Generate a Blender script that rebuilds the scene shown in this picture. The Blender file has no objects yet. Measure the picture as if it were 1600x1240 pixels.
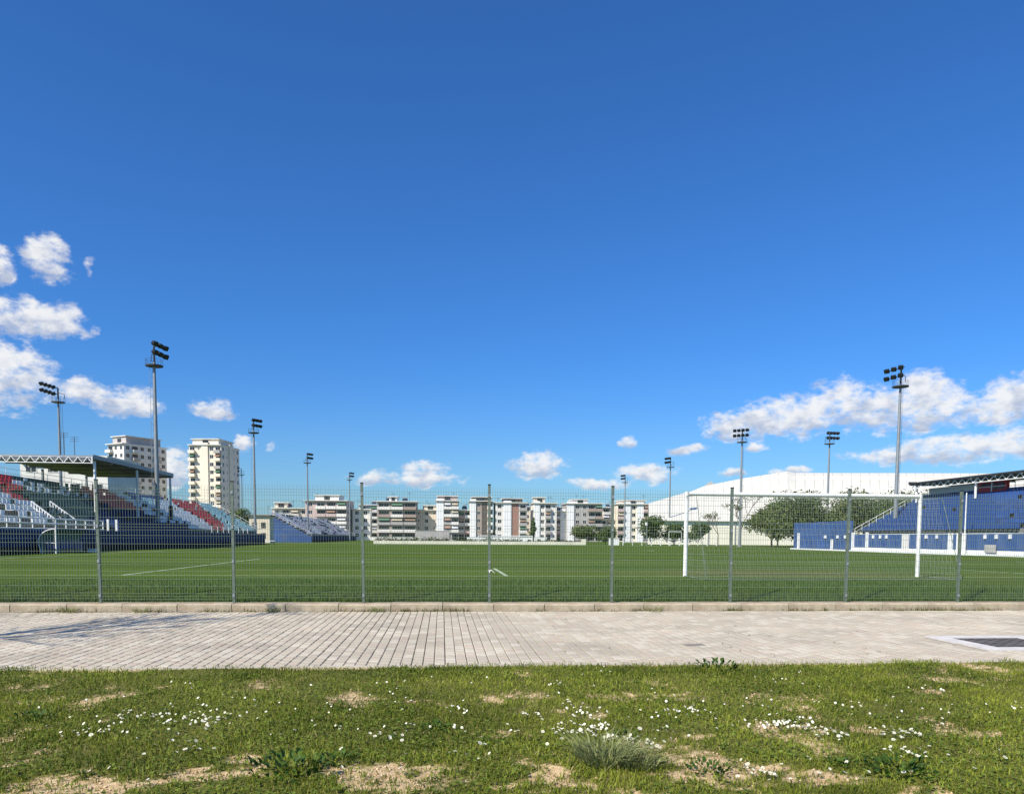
import bpy, math, random
import numpy as np
from mathutils import Vector, Matrix

random.seed(7)
rng = np.random.default_rng(11)
SC = bpy.context.scene
COL = SC.collection
RAD = math.radians

# ------------------------------------------------------------------ camera
EYE = 1.44
cam_d = bpy.data.cameras.new("camera")
cam = bpy.data.objects.new("camera", cam_d)
COL.objects.link(cam)
cam_d.sensor_width = 36.0
cam_d.lens = 27.0
cam_d.shift_y = 300.0 / 1600.0
cam_d.clip_start = 0.1
cam_d.clip_end = 9000.0
cam.matrix_world = (Matrix.Translation((0, 0, EYE)) @ Matrix.Rotation(RAD(-5.2), 4, 'Z')
                    @ Matrix.Rotation(RAD(90 - 3.83), 4, 'X') @ Matrix.Rotation(RAD(0.38), 4, 'Z'))
SC.camera = cam

# ------------------------------------------------------------------ light
SUN_EL = RAD(42)
to_sun = Vector((-0.76 * math.cos(SUN_EL), -0.65 * math.cos(SUN_EL), math.sin(SUN_EL)))
SUN_ROT = math.atan2(to_sun.x, to_sun.y)
sun_d = bpy.data.lights.new("sun", 'SUN')
sun_d.energy = 5.0
sun_d.angle = RAD(0.53)
sun_d.color = (1.0, 0.925, 0.80)
sun = bpy.data.objects.new("sun", sun_d)
COL.objects.link(sun)
sun.location = (-40, -30, 60)
sun.rotation_euler = to_sun.to_track_quat('Z', 'Y').to_euler()

SC.view_settings.view_transform = 'Standard'
SC.view_settings.look = 'None'
SC.view_settings.exposure = 0.35
SC.view_settings.gamma = 1.0
SC.view_settings.use_curve_mapping = False

# ------------------------------------------------------------------ sky: Nishita plus cumulus placed by compass bearing
world = bpy.data.worlds.new("World")
SC.world = world
world.use_nodes = True
WT = world.node_tree
WT.nodes.clear()


class NG:
    """small helper round a node tree"""
    def __init__(s, t): s.t = t
    def n(s, typ, **kw):
        x = s.t.nodes.new(typ)
        for k, v in kw.items(): setattr(x, k, v)
        return x
    def put(s, sock, v):
        if isinstance(v, bpy.types.NodeSocket): s.t.links.new(v, sock)
        else: sock.default_value = v
    def m(s, op, a, b=None, c=None, clamp=False):
        x = s.n('ShaderNodeMath', operation=op, use_clamp=clamp)
        s.put(x.inputs[0], a)
        if b is not None: s.put(x.inputs[1], b)
        if c is not None: s.put(x.inputs[2], c)
        return x.outputs[0]
    def ramp(s, v, a, b, lo=0.0, hi=1.0):
        x = s.n('ShaderNodeMapRange', interpolation_type='SMOOTHSTEP')
        s.put(x.inputs[0], v)
        x.inputs[1].default_value = a; x.inputs[2].default_value = b
        x.inputs[3].default_value = lo; x.inputs[4].default_value = hi
        return x.outputs[0]
    def mix(s, f, a, b, mode='MIX'):
        x = s.n('ShaderNodeMix', data_type='RGBA', blend_type=mode)
        s.put(x.inputs[0], f); s.put(x.inputs[6], a); s.put(x.inputs[7], b)
        return x.outputs[2]
    def noise(s, vec, scale, detail=4, rough=0.55, col=False):
        x = s.n('ShaderNodeTexNoise')
        if vec is not None: s.t.links.new(vec, x.inputs['Vector'])
        x.inputs['Scale'].default_value = scale
        x.inputs['Detail'].default_value = detail
        x.inputs['Roughness'].default_value = rough
        return x.outputs['Color'] if col else x.outputs['Fac']


W = NG(WT)
sky = W.n('ShaderNodeTexSky', sky_type='NISHITA')
sky.sun_disc = False
sky.sun_elevation = SUN_EL
sky.sun_rotation = SUN_ROT
sky.altitude = 0
sky.air_density = 1.0
sky.dust_density = 0.7
sky.ozone_density = 3.0
bg_sky = W.n('ShaderNodeBackground')
tc0 = W.n('ShaderNodeTexCoord')
sp0 = W.n('ShaderNodeSeparateXYZ')
WT.links.new(tc0.outputs['Generated'], sp0.inputs[0])
tint = W.mix(W.ramp(sp0.outputs[2], 0.02, 0.24), (0.52, 0.83, 1.16, 1), (0.32, 0.75, 1.29, 1))
WT.links.new(W.mix(1.0, sky.outputs[0], tint, 'MULTIPLY'), bg_sky.inputs[0])
bg_sky.inputs[1].default_value = 0.094
tc = W.n('ShaderNodeTexCoord')
GEN = tc.outputs['Generated']
sep = W.n('ShaderNodeSeparateXYZ')
WT.links.new(GEN, sep.inputs[0])
az = W.m('ARCTAN2', sep.outputs[0], sep.outputs[1])
el = W.m('ARCSINE', sep.outputs[2])
wob = W.n('ShaderNodeSeparateColor')
WT.links.new(W.noise(GEN, 26, 3, 0.55, True), wob.inputs[0])
az = W.m('ADD', az, W.m('MULTIPLY', W.m('SUBTRACT', wob.outputs[0], 0.5), 0.030))
el = W.m('ADD', el, W.m('MULTIPLY', W.m('SUBTRACT', wob.outputs[1], 0.5), 0.018))
CLOUDS = [(-0.4464,0.2920,0.0219,0.0199),(-0.4413,0.3022,0.0153,0.0129),(-0.4903,0.2799,0.0126,0.0166),(-0.4035,0.2933,0.0051,0.0088),(-0.4720,0.2284,0.0295,0.0182),(-0.4362,0.2303,0.0235,0.0158),(-0.4041,0.2278,0.0064,0.0058),(-0.4854,0.1695,0.0360,0.0320),(-0.5128,0.1577,0.0341,0.0275),(-0.4677,0.1782,0.0178,0.0155),(-0.4072,0.1594,0.0256,0.0131),(-0.3753,0.1524,0.0298,0.0149),(-0.3522,0.1456,0.0203,0.0090),(-0.2744,0.1488,0.0203,0.0101),(-0.2438,0.1121,0.0104,0.0094),(-0.2104,0.1128,0.0061,0.0080),(-0.3230,0.0800,0.0209,0.0183),(-0.0418,0.0740,0.0655,0.0083),(-0.0214,0.0849,0.0280,0.0099),(-0.0741,0.0726,0.0324,0.0074),(0.1186,0.0936,0.0350,0.0150),(0.2369,0.1206,0.0130,0.0066),(0.2633,0.0820,0.0307,0.0115),(0.2052,0.0685,0.0329,0.0066),(0.3088,0.1108,0.0198,0.0065),(0.3624,0.1391,0.0278,0.0144),(0.4000,0.1454,0.0377,0.0206),(0.4440,0.1473,0.0438,0.0203),(0.4863,0.1584,0.0353,0.0261),(0.5277,0.1501,0.0408,0.0226),(0.5737,0.1527,0.0389,0.0250),(0.5730,0.1716,0.0260,0.0162),(0.6118,0.1443,0.0373,0.0173),(0.6537,0.1492,0.0354,0.0210),(0.6704,0.1629,0.0173,0.0139),(0.6366,0.1322,0.0302,0.0071),(0.5430,0.0972,0.0403,0.0090),(0.5885,0.1009,0.0448,0.0131),(0.6379,0.1013,0.0423,0.0128),(0.6843,0.1054,0.0284,0.0151),(0.3934,0.1128,0.0121,0.0048),(0.3638,0.0824,0.0170,0.0064),(0.4386,0.0847,0.0220,0.0047),
          (1.05,0.15,0.09,0.03),(1.6,0.10,0.10,0.02),(2.4,0.16,0.08,0.03),(-1.0,0.19,0.08,0.035),(-1.9,0.12,0.1,0.025),(-2.8,0.14,0.09,0.03)]
dens = num = den = None
for (a0, e0, ra, re) in CLOUDS:
    ra *= 1.14; re *= 1.14
    u = W.m('MULTIPLY_ADD', az, 1 / ra, -a0 / ra)
    v = W.m('MULTIPLY_ADD', el, 1 / re, -e0 / re)
    q = W.m('MULTIPLY_ADD', u, u, W.m('MULTIPLY', v, v))
    f = W.m('SUBTRACT', 1.0, q)
    if ra < 0.0118: f = W.m('MULTIPLY_ADD', f, 0.6, -0.42)
    dens = f if dens is None else W.m('SMOOTH_MAX', dens, f, 0.25)
    fp = W.m('MAXIMUM', f, 0.0)
    num = W.m('MULTIPLY', fp, v) if num is None else W.m('MULTIPLY_ADD', fp, v, num)
    den = fp if den is None else W.m('ADD', fp, den)
dens = W.m('MAXIMUM', dens, -1.5)
stretch = W.n('ShaderNodeVectorMath', operation='MULTIPLY')
WT.links.new(GEN, stretch.inputs[0]); stretch.inputs[1].default_value = (1, 1, 1.7)
fine = W.noise(stretch.outputs[0], 44, 8, 0.62)
dd = W.m('ADD', W.m('MULTIPLY', dens, 0.75), W.m('MULTIPLY', W.m('SUBTRACT', fine, 0.5), 3.4))
alpha = W.ramp(dd, -0.30, 0.85)
puff = W.noise(stretch.outputs[0], 46, 4, 0.55)
rel = W.m('DIVIDE', num, W.m('MAXIMUM', den, 0.05))
lit = W.ramp(W.m('ADD', W.m('MULTIPLY', rel, 0.55), W.m('MULTIPLY', W.m('SUBTRACT', puff, 0.5), 2.4)), -0.65, 0.35)
ccol = W.mix(lit, (0.50, 0.56, 0.70, 1), (0.96, 0.96, 0.96, 1))
bg_cl = W.n('ShaderNodeBackground')
WT.links.new(ccol, bg_cl.inputs[0])
bg_cl.inputs[1].default_value = 0.76
mixw = W.n('ShaderNodeMixShader')
WT.links.new(W.m('MULTIPLY', alpha, 0.93), mixw.inputs[0])
WT.links.new(bg_sky.outputs[0], mixw.inputs[1])
WT.links.new(bg_cl.outputs[0], mixw.inputs[2])
wo = W.n('ShaderNodeOutputWorld')
WT.links.new(mixw.outputs[0], wo.inputs[0])

# ------------------------------------------------------------------ materials
MATS = {}


def mat(name, col, rough=0.75, var=0.14, scale=2.0, bump=0.0, metal=0.0, dirt=None, spec=0.4, fine=0.0):
    """principled surface whose colour wanders with noise; dirt = (colour, amount, scale)"""
    m = bpy.data.materials.new(name)
    m.use_nodes = True
    t = m.node_tree
    g = NG(t)
    b = t.nodes['Principled BSDF']
    co = g.n('ShaderNodeTexCoord').outputs['Object']
    nz = g.noise(co, scale, 5, 0.6)
    lo = tuple(c * (1 - var) for c in col) + (1,)
    hi = tuple(min(1, c * (1 + var)) for c in col) + (1,)
    c = g.mix(g.ramp(nz, 0.3, 0.7), lo, hi)
    if fine:
        nf = g.noise(co, scale * 23, 3, 0.7)
        c = g.mix(g.ramp(nf, 0.35, 0.7, 0, fine), c, tuple(k * 0.45 for k in col) + (1,))
    if dirt:
        dcol, amt, dsc = dirt
        dn = g.noise(co, dsc, 6, 0.65)
        c = g.mix(g.ramp(dn, 0.48, 0.72, 0, amt), c, tuple(dcol) + (1,))
    t.links.new(c, b.inputs['Base Color'])
    b.inputs['Roughness'].default_value = rough
    b.inputs['Metallic'].default_value = metal
    b.inputs['Specular IOR Level'].default_value = spec
    if bump:
        bn = g.n('ShaderNodeBump')
        bn.inputs['Strength'].default_value = bump
        bn.inputs['Distance'].default_value = 0.02
        t.links.new(g.noise(co, scale * 14, 4, 0.6), bn.inputs['Height'])
        t.links.new(bn.outputs[0], b.inputs['Normal'])
    MATS[name] = m
    return m


def leafmat(name, dark, light, trans=0.25, rough=0.6):
    m = bpy.data.materials.new(name)
    m.use_nodes = True
    t = m.node_tree
    g = NG(t)
    b = t.nodes['Principled BSDF']
    at = g.n('ShaderNodeAttribute', attribute_name='rnd')
    c = g.mix(at.outputs['Fac'], tuple(dark) + (1,), tuple(light) + (1,))
    t.links.new(c, b.inputs['Base Color'])
    b.inputs['Roughness'].default_value = rough
    b.inputs['Specular IOR Level'].default_value = 0.25
    if trans:
        tr = g.n('ShaderNodeBsdfTranslucent')
        t.links.new(c, tr.inputs[0])
        mx = g.n('ShaderNodeMixShader')
        mx.inputs[0].default_value = trans
        t.links.new(b.outputs[0], mx.inputs[1])
        t.links.new(tr.outputs[0], mx.inputs[2])
        t.links.new(mx.outputs[0], t.nodes['Material Output'].inputs[0])
    return m


# ------------------------------------------------------------------ mesh helpers
class MB:
    """collects faces and links them as one mesh object"""
    def __init__(s): s.v = []; s.f = []; s.mi = []; s.m = 0
    def face(s, pts, m=None):
        k = len(s.v); s.v += [tuple(p) for p in pts]
        s.f.append(tuple(range(k, k + len(pts)))); s.mi.append(s.m if m is None else m)
    def box(s, x0, x1, y0, y1, z0, z1, m=None):
        k = len(s.v)
        s.v += [(x0, y0, z0), (x1, y0, z0), (x1, y1, z0), (x0, y1, z0), (x0, y0, z1), (x1, y0, z1), (x1, y1, z1), (x0, y1, z1)]
        for q in ((0, 3, 2, 1), (4, 5, 6, 7), (0, 1, 5, 4), (1, 2, 6, 5), (2, 3, 7, 6), (3, 0, 4, 7)):
            s.f.append(tuple(k + i for i in q)); s.mi.append(s.m if m is None else m)
        return s
    def bar(s, p, q, r, n=4, r2=None, m=None, caps=True):
        p = Vector(p); q = Vector(q); d = q - p
        if d.length < 1e-6: return s
        d.normalize()
        a = Vector((0, 0, 1)) if abs(d.z) < 0.9 else Vector((1, 0, 0))
        u = d.cross(a).normalized(); w = u.cross(d)
        r2 = r if r2 is None else r2
        k = len(s.v)
        for (c, rr) in ((p, r), (q, r2)):
            for i in range(n):
                t = 2 * math.pi * (i + .5) / n
                s.v.append(tuple(c + u * (rr * math.cos(t)) + w * (rr * math.sin(t))))
        mm = s.m if m is None else m
        for i in range(n):
            j = (i + 1) % n
            s.f.append((k + i, k + n + i, k + n + j, k + j)); s.mi.append(mm)
        if caps:
            s.f.append(tuple(k + i for i in range(n))); s.mi.append(mm)
            s.f.append(tuple(k + n + n - 1 - i for i in range(n))); s.mi.append(mm)
        return s
    def prism(s, prof, y0, y1, m=None):
        """profile in X-Z (counter-clockwise seen from -Y) pushed along Y"""
        n = len(prof); k = len(s.v); mm = s.m if m is None else m
        s.v += [(x, y0, z) for x, z in prof] + [(x, y1, z) for x, z in prof]
        s.f.append(tuple(k + i for i in range(n))); s.mi.append(mm)
        s.f.append(tuple(k + n + n - 1 - i for i in range(n))); s.mi.append(mm)
        for i in range(n):
            j = (i + 1) % n
            s.f.append((k + i, k + n + i, k + n + j, k + j)); s.mi.append(mm)
        return s
    def mesh(s, name, mats, org=(0, 0, 0), smooth=False):
        me = bpy.data.meshes.new(name)
        o = org
        me.from_pydata([(a - o[0], b - o[1], c - o[2]) for a, b, c in s.v], [], s.f)
        for m in (mats if isinstance(mats, (list, tuple)) else [mats]): me.materials.append(m)
        if any(s.mi): me.polygons.foreach_set('material_index', s.mi)
        if smooth: me.polygons.foreach_set('use_smooth', [True] * len(s.f))
        me.update()
        return me
    def build(s, name, mats, parent=None, org=(0, 0, 0), smooth=False, loc=None):
        return link(name, s.mesh(name, mats, org, smooth), parent, loc)


def link(name, me, parent=None, loc=None, rot=None):
    o = bpy.data.objects.new(name, me)
    COL.objects.link(o)
    if parent is not None: o.parent = parent
    if loc is not None: o.location = loc
    if rot is not None: o.rotation_euler = rot
    return o


def tag(o, label, cat, group=None):
    o['label'] = label; o['category'] = cat
    if group: o['group'] = group
    return o


def thing(name, label, cat, loc=(0, 0, 0), rz=0.0, group=None):
    o = link(name, None, None, loc, (0, 0, rz))
    return tag(o, label, cat, group)


def kind(o, k): o['kind'] = k; return o


def copy_tree(o, parent=None):
    c = o.copy(); COL.objects.link(c)
    if parent is not None: c.parent = parent
    for ch in list(o.children): copy_tree(ch, c)
    return c


def raw_mesh(name, V, F, mats, rnd=None, mi=None):
    """numpy mesh with equal-sized faces; rnd = per-vertex 0..1"""
    me = bpy.data.meshes.new(name)
    V = np.asarray(V, np.float32); F = np.asarray(F, np.int32)
    nf, k = F.shape
    me.vertices.add(len(V)); me.vertices.foreach_set('co', V.ravel())
    me.loops.add(nf * k); me.loops.foreach_set('vertex_index', F.ravel())
    me.polygons.add(nf)
    me.polygons.foreach_set('loop_start', np.arange(0, nf * k, k, dtype=np.int32))
    me.polygons.foreach_set('loop_total', np.full(nf, k, np.int32))
    for m in (mats if isinstance(mats, (list, tuple)) else [mats]): me.materials.append(m)
    if mi is not None: me.polygons.foreach_set('material_index', np.asarray(mi, np.int32))
    if rnd is not None:
        a = me.attributes.new('rnd', 'FLOAT', 'POINT')
        a.data.foreach_set('value', np.asarray(rnd, np.float32))
    me.update(calc_edges=True); me.validate()
    return me


def vnoise(x, y, seed=0):
    """smooth value noise on numpy arrays, 0..1"""
    xi = np.floor(x).astype(np.int64); yi = np.floor(y).astype(np.int64)
    fx = x - xi; fy = y - yi
    fx = fx * fx * (3 - 2 * fx); fy = fy * fy * (3 - 2 * fy)
    def h(a, b):
        n = (a * 374761393 + b * 668265263 + seed * 974711) & 0x7fffffff
        n = ((n ^ (n >> 13)) * 1274126177) & 0x7fffffff
        return ((n ^ (n >> 16)) & 0xffff) / 65535.0
    return (h(xi, yi) * (1 - fx) + h(xi + 1, yi) * fx) * (1 - fy) + (h(xi, yi + 1) * (1 - fx) + h(xi + 1, yi + 1) * fx) * fy


def fbm(x, y, seed=0, o=4):
    s = 0; a = 1; t = 0
    for i in range(o):
        s = s + a * vnoise(x * 2 ** i, y * 2 ** i, seed + i * 17); t += a; a *= .5
    return s / t


# ------------------------------------------------------------------ palette
M_conc = mat('concrete', (0.42, 0.38, 0.33), 0.9, 0.15, 3, 0.4, dirt=((0.16, 0.12, 0.09), 0.5, 2.5))
M_kerb = mat('kerb_concrete', (0.46, 0.39, 0.275), 0.92, 0.2, 2.2, 0.6, dirt=((0.23, 0.13, 0.07), 0.8, 1.7), fine=0.35)
M_paver = mat('paver', (0.490, 0.428, 0.322), 0.9, 0.14, 0.8, 0.35, dirt=((0.30, 0.27, 0.21), 0.6, .55), fine=0.22)
M_paver2 = mat('paver_warm', (0.50, 0.415, 0.312), 0.9, 0.14, 0.8, 0.35, dirt=((0.31, 0.27, 0.20), 0.6, .55), fine=0.18)
M_paver3 = mat('paver_pale', (0.55, 0.49, 0.38), 0.9, 0.1, 0.8, 0.35, fine=0.15)
M_joint = mat('joint_sand', (0.15, 0.125, 0.085), 0.95, 0.2, 8)
M_white = mat('white_paint', (0.80, 0.80, 0.77), 0.5, 0.05, 2, dirt=((0.5, 0.46, 0.4), 0.25, 3))
M_offw = mat('white_plaster', (0.74, 0.71, 0.65), 0.85, 0.08, 0.3, dirt=((0.45, 0.42, 0.38), 0.3, 0.35))
M_cream = mat('cream_plaster', (0.70, 0.61, 0.47), 0.85, 0.08, 0.3, dirt=((0.45, 0.38, 0.3), 0.3, 0.3))
M_pink = mat('pink_plaster', (0.52, 0.40, 0.37), 0.85, 0.08, 0.3, dirt=((0.3, 0.24, 0.22), 0.3, 0.3))
M_brown = mat('brown_plaster', (0.36, 0.285, 0.24), 0.85, 0.1, 0.4, dirt=((0.18, 0.14, 0.12), 0.4, 0.3))
M_greyp = mat('grey_plaster', (0.40, 0.38, 0.36), 0.85, 0.1, 0.4, dirt=((0.22, 0.2, 0.19), 0.4, 0.3))
M_red_pl = mat('terracotta_plaster', (0.33, 0.18, 0.14), 0.85, 0.1, 0.4)
M_glass = mat('dark_glass', (0.035, 0.04, 0.045), 0.15, 0.3, 1)
M_roofdk = mat('roof_dark', (0.10, 0.085, 0.075), 0.8, 0.15, 1)
M_tank = mat('water_tank_grey', (0.35, 0.35, 0.36), 0.5, 0.1, 1)
M_solar = mat('solar_glass', (0.03, 0.04, 0.07), 0.15, 0.2, 1)
M_wire = mat('wire_green_grey', (0.17, 0.225, 0.15), 0.5, 0.1, 1)
M_galv = mat('galvanised_steel', (0.27, 0.29, 0.30), 0.5, 0.1, 1.5, metal=0.35)
M_fence = mat('fence_green_grey', (0.115, 0.150, 0.115), 0.5, 0.12, 1.2, dirt=((0.34, 0.36, 0.30), 0.45, 3))
M_black = mat('black_metal', (0.018, 0.019, 0.022), 0.5, 0.2, 3)
M_dark = mat('dark_frame', (0.04, 0.045, 0.05), 0.6, 0.2, 2)
M_navy = mat('navy_board', (0.013, 0.036, 0.125), 0.8, 0.18, 0.5, dirt=((0.03, 0.04, 0.07), 0.4, 0.7), spec=0.15)
M_navyd = mat('dark_navy_board', (0.006, 0.010, 0.024), 0.8, 0.2, 0.6, spec=0.15)
M_blue = mat('blue_plastic', (0.030, 0.078, 0.235), 0.5, 0.3, 0.45, dirt=((0.09, 0.13, 0.25), 0.5, .6))
M_bluep = mat('blue_board', (0.036, 0.088, 0.245), 0.6, 0.2, 0.4, dirt=((0.10, 0.13, 0.20), 0.5, 0.5))
M_teal = mat('dark_teal_plastic', (0.026, 0.085, 0.085), 0.5, 0.2, 0.8)
M_red = mat('red_plastic', (0.52, 0.03, 0.055), 0.45, 0.15, 0.8)
M_wht_s = mat('white_plastic', (0.66, 0.70, 0.72), 0.5, 0.08, 0.8)
M_cyan = mat('pale_cyan_plastic', (0.42, 0.64, 0.66), 0.5, 0.1, 0.8)
M_lilac = mat('pale_lilac_plastic', (0.52, 0.48, 0.58), 0.5, 0.1, 0.8)
M_step = mat('terrace_concrete', (0.22, 0.215, 0.21), 0.9, 0.15, 0.6)
M_rooft = mat('roof_sheet', (0.30, 0.29, 0.27), 0.6, 0.12, 0.7)
M_hall = mat('hall_cladding', (0.86, 0.81, 0.66), 0.7, 0.03, 0.12, dirt=((0.70, 0.64, 0.54), 0.2, 0.08))
M_hallr = mat('hall_roof_sheet', (0.64, 0.615, 0.535), 0.75, 0.035, 0.1, dirt=((0.54, 0.50, 0.41), 0.45, 0.09), spec=0.15)
M_bark = mat('bark', (0.12, 0.085, 0.06), 0.9, 0.25, 4, 0.5)
M_poly = mat('clear_polycarbonate', (0.17, 0.26, 0.27), 0.2, 0.1, 1)
M_redbox = mat('red_paint', (0.55, 0.05, 0.06), 0.5, 0.1, 1)
M_net = mat('net_cord', (0.34, 0.36, 0.33), 0.8, 0.05, 2)
M_tree = leafmat('tree_leaf', (0.028, 0.054, 0.014), (0.14, 0.20, 0.05))
M_tree2 = leafmat('olive_leaf', (0.042, 0.064, 0.016), (0.185, 0.22, 0.06))
M_hedge = leafmat('hedge_leaf', (0.022, 0.04, 0.014), (0.08, 0.12, 0.03))
M_grass = leafmat('grass_blade', (0.046, 0.082, 0.004), (0.325, 0.365, 0.042), 0.3)
M_dry = leafmat('dry_blade', (0.26, 0.20, 0.07), (0.50, 0.42, 0.19), 0.2)
M_weed = leafmat('weed_leaf', (0.020, 0.050, 0.006), (0.080, 0.145, 0.016), 0.2)
M_tuft = leafmat('tuft_blade', (0.13, 0.16, 0.045), (0.42, 0.44, 0.19), 0.35)
M_clover = leafmat('clover_leaf', (0.052, 0.095, 0.009), (0.20, 0.265, 0.036), 0.25)
M_petal = mat('petal', (0.78, 0.77, 0.66), 0.7, 0.03, 5)
M_yolk = mat('flower_centre', (0.65, 0.45, 0.04), 0.7, 0.1, 5)

PZ = 0.30   # level of the playing field


# ------------------------------------------------------------------ ground
def ground_sheet():
    m = bpy.data.materials.new('earth'); m.use_nodes = True
    g = NG(m.node_tree); b = m.node_tree.nodes['Principled BSDF']
    co = g.n('ShaderNodeTexCoord').outputs['Object']
    c = g.mix(g.ramp(g.noise(co, 0.05, 6, 0.6), 0.4, 0.6), (0.09, 0.12, 0.04, 1), (0.26, 0.21, 0.14, 1))
    m.node_tree.links.new(c, b.inputs['Base Color']); b.inputs['Roughness'].default_value = 0.95
    s = MB(); s.face([(-4000, -600, -.16), (4000, -600, -.16), (4000, 7000, -.16), (-4000, 7000, -.16)])
    kind(s.build('terrain', m), 'structure')


ground_sheet()

# foreground lawn ---------------------------------------------------------
SOIL = [((-0.35,4.62),0.46,0.26),((0.64,4.55),0.24,0.28),((-1.4,4.68),0.36,0.17),((-1.89,4.5),0.46,0.15),((1.56,4.56),0.17,0.34),((1.98,4.70),0.16,0.15),((2.29,4.42),0.28,0.10),((1.56,6.81),0.36,0.24),((2.12,6.86),0.29,0.16),((2.95,6.67),0.42,0.26),((3.48,6.64),0.14,0.2),((-0.83,6.63),0.26,0.11),((-0.23,6.72),0.27,0.14),((-3.48,6.92),0.17,0.18),((-3.05,5.95),0.25,0.1),((3.75,5.39),0.13,0.07),((1.91,5.38),0.2,0.12),((4.02,5.28),0.24,0.16),((3.29,5.48),0.24,0.13),((-2.32,4.5),0.25,0.18),((0.51,5.56),0.14,0.1),((2.72,4.11),0.26,0.08),((-1.19,4.78),0.12,0.25),((1.0,4.2),0.3,0.1),((-6.0,6.0),0.6,0.3),((6.5,6.2),0.6,0.4),((-5.2,4.3),0.7,0.4)]


def soil_at(x, y):
    s = np.zeros_like(x)
    hf = fbm(x * 14, y * 14, 43, 3)
    wx = x + 0.30 * (fbm(x * 6, y * 6, 3) - .5) * 2
    wy = y + 0.26 * (fbm(x * 6, y * 6, 9) - .5) * 2
    for (c, a, b) in SOIL:
        q = ((wx - c[0]) / a) ** 2 + ((wy - c[1]) / b) ** 2
        s = np.maximum(s, (1.0 if c[1] < 5.0 else .72 if c[1] < 6.4 else .55) * np.clip(1.30 - q + 2.0 * (hf - .5), 0, 1))
    n = fbm(x * 2.3, y * 1.6, 31, 5)
    s = np.maximum(s, np.clip((n - 0.60) * 5 + .8 * (hf - .5), 0, 0.8))
    sp = fbm(x * 26, y * 26, 143, 2)
    s = s * np.clip(.45 + 2.6 * (sp - .30), 0.1, 1)
    ed = np.clip((y - 8.30) / .12, 0, 1) * np.clip((fbm(x * 2, y * 2, 77) - .42) * 5, 0, 1) * .7
    return np.maximum(s, ed)


def lawn_z(x, y):
    z = 0.05 * (fbm(x * .9, y * .9, 5, 3) - .5) + 0.022 * (fbm(x * 7, y * 7, 8, 3) - .5)
    return z * np.clip((8.6 - y) / .5, 0.1, 1) + 0.004 - 0.018 * soil_at(x, y)


def lawn():
    xs = np.arange(-7.0, 9.01, 0.05); ys = np.arange(3.2, 8.51, 0.05)
    X, Y = np.meshgrid(xs, ys); x = X.ravel(); y = Y.ravel()
    V = np.stack([x, y, lawn_z(x, y)], 1)
    nx = len(xs); ny = len(ys)
    i = (np.arange(ny - 1)[:, None] * nx + np.arange(nx - 1)[None, :]).ravel()
    F = np.stack([i, i + 1, i + nx + 1, i + nx], 1)
    m = bpy.data.materials.new('lawn_soil'); m.use_nodes = True
    g = NG(m.node_tree); b = m.node_tree.nodes['Principled BSDF']
    at = g.n('ShaderNodeAttribute', attribute_name='rnd')
    co = g.n('ShaderNodeTexCoord').outputs['Object']
    n1 = g.ramp(g.noise(co, 9, 6, 0.7), 0.3, 0.7)
    sand = g.mix(n1, (0.42, 0.29, 0.145, 1), (0.72, 0.54, 0.32, 1))
    n2 = g.ramp(g.noise(co, 30, 4, 0.7), 0.3, 0.7)
    moss = g.mix(n2, (0.055, 0.070, 0.009, 1), (0.20, 0.185, 0.045, 1))
    c = g.mix(g.ramp(g.m('ADD', at.outputs['Fac'], g.m('MULTIPLY', g.m('SUBTRACT', g.noise(co, 22, 5, 0.7), 0.5), 1.3)), 0.2, 0.7), moss, sand)
    m.node_tree.links.new(c, b.inputs['Base Color']); b.inputs['Roughness'].default_value = 0.95
    b.inputs['Specular IOR Level'].default_value = 0.15
    bn = g.n('ShaderNodeBump'); bn.inputs['Strength'].default_value = 0.8; bn.inputs['Distance'].default_value = 0.02
    m.node_tree.links.new(g.noise(co, 40, 5, 0.7), bn.inputs['Height'])
    m.node_tree.links.new(bn.outputs[0], b.inputs['Normal'])
    o = link('lawn', raw_mesh('lawn', V, F, m, soil_at(x, y)))
    o.data.polygons.foreach_set('use_smooth', [True] * len(F))
    kind(o, 'structure')
    # the lawn carries on round and behind the camera
    s = MB(); s.face([(-60, -40, -.05), (60, -40, -.05), (60, 8.5, -.05), (-60, 8.5, -.05)])
    kind(s.build('lawn_surround', m), 'structure')


lawn()


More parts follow.
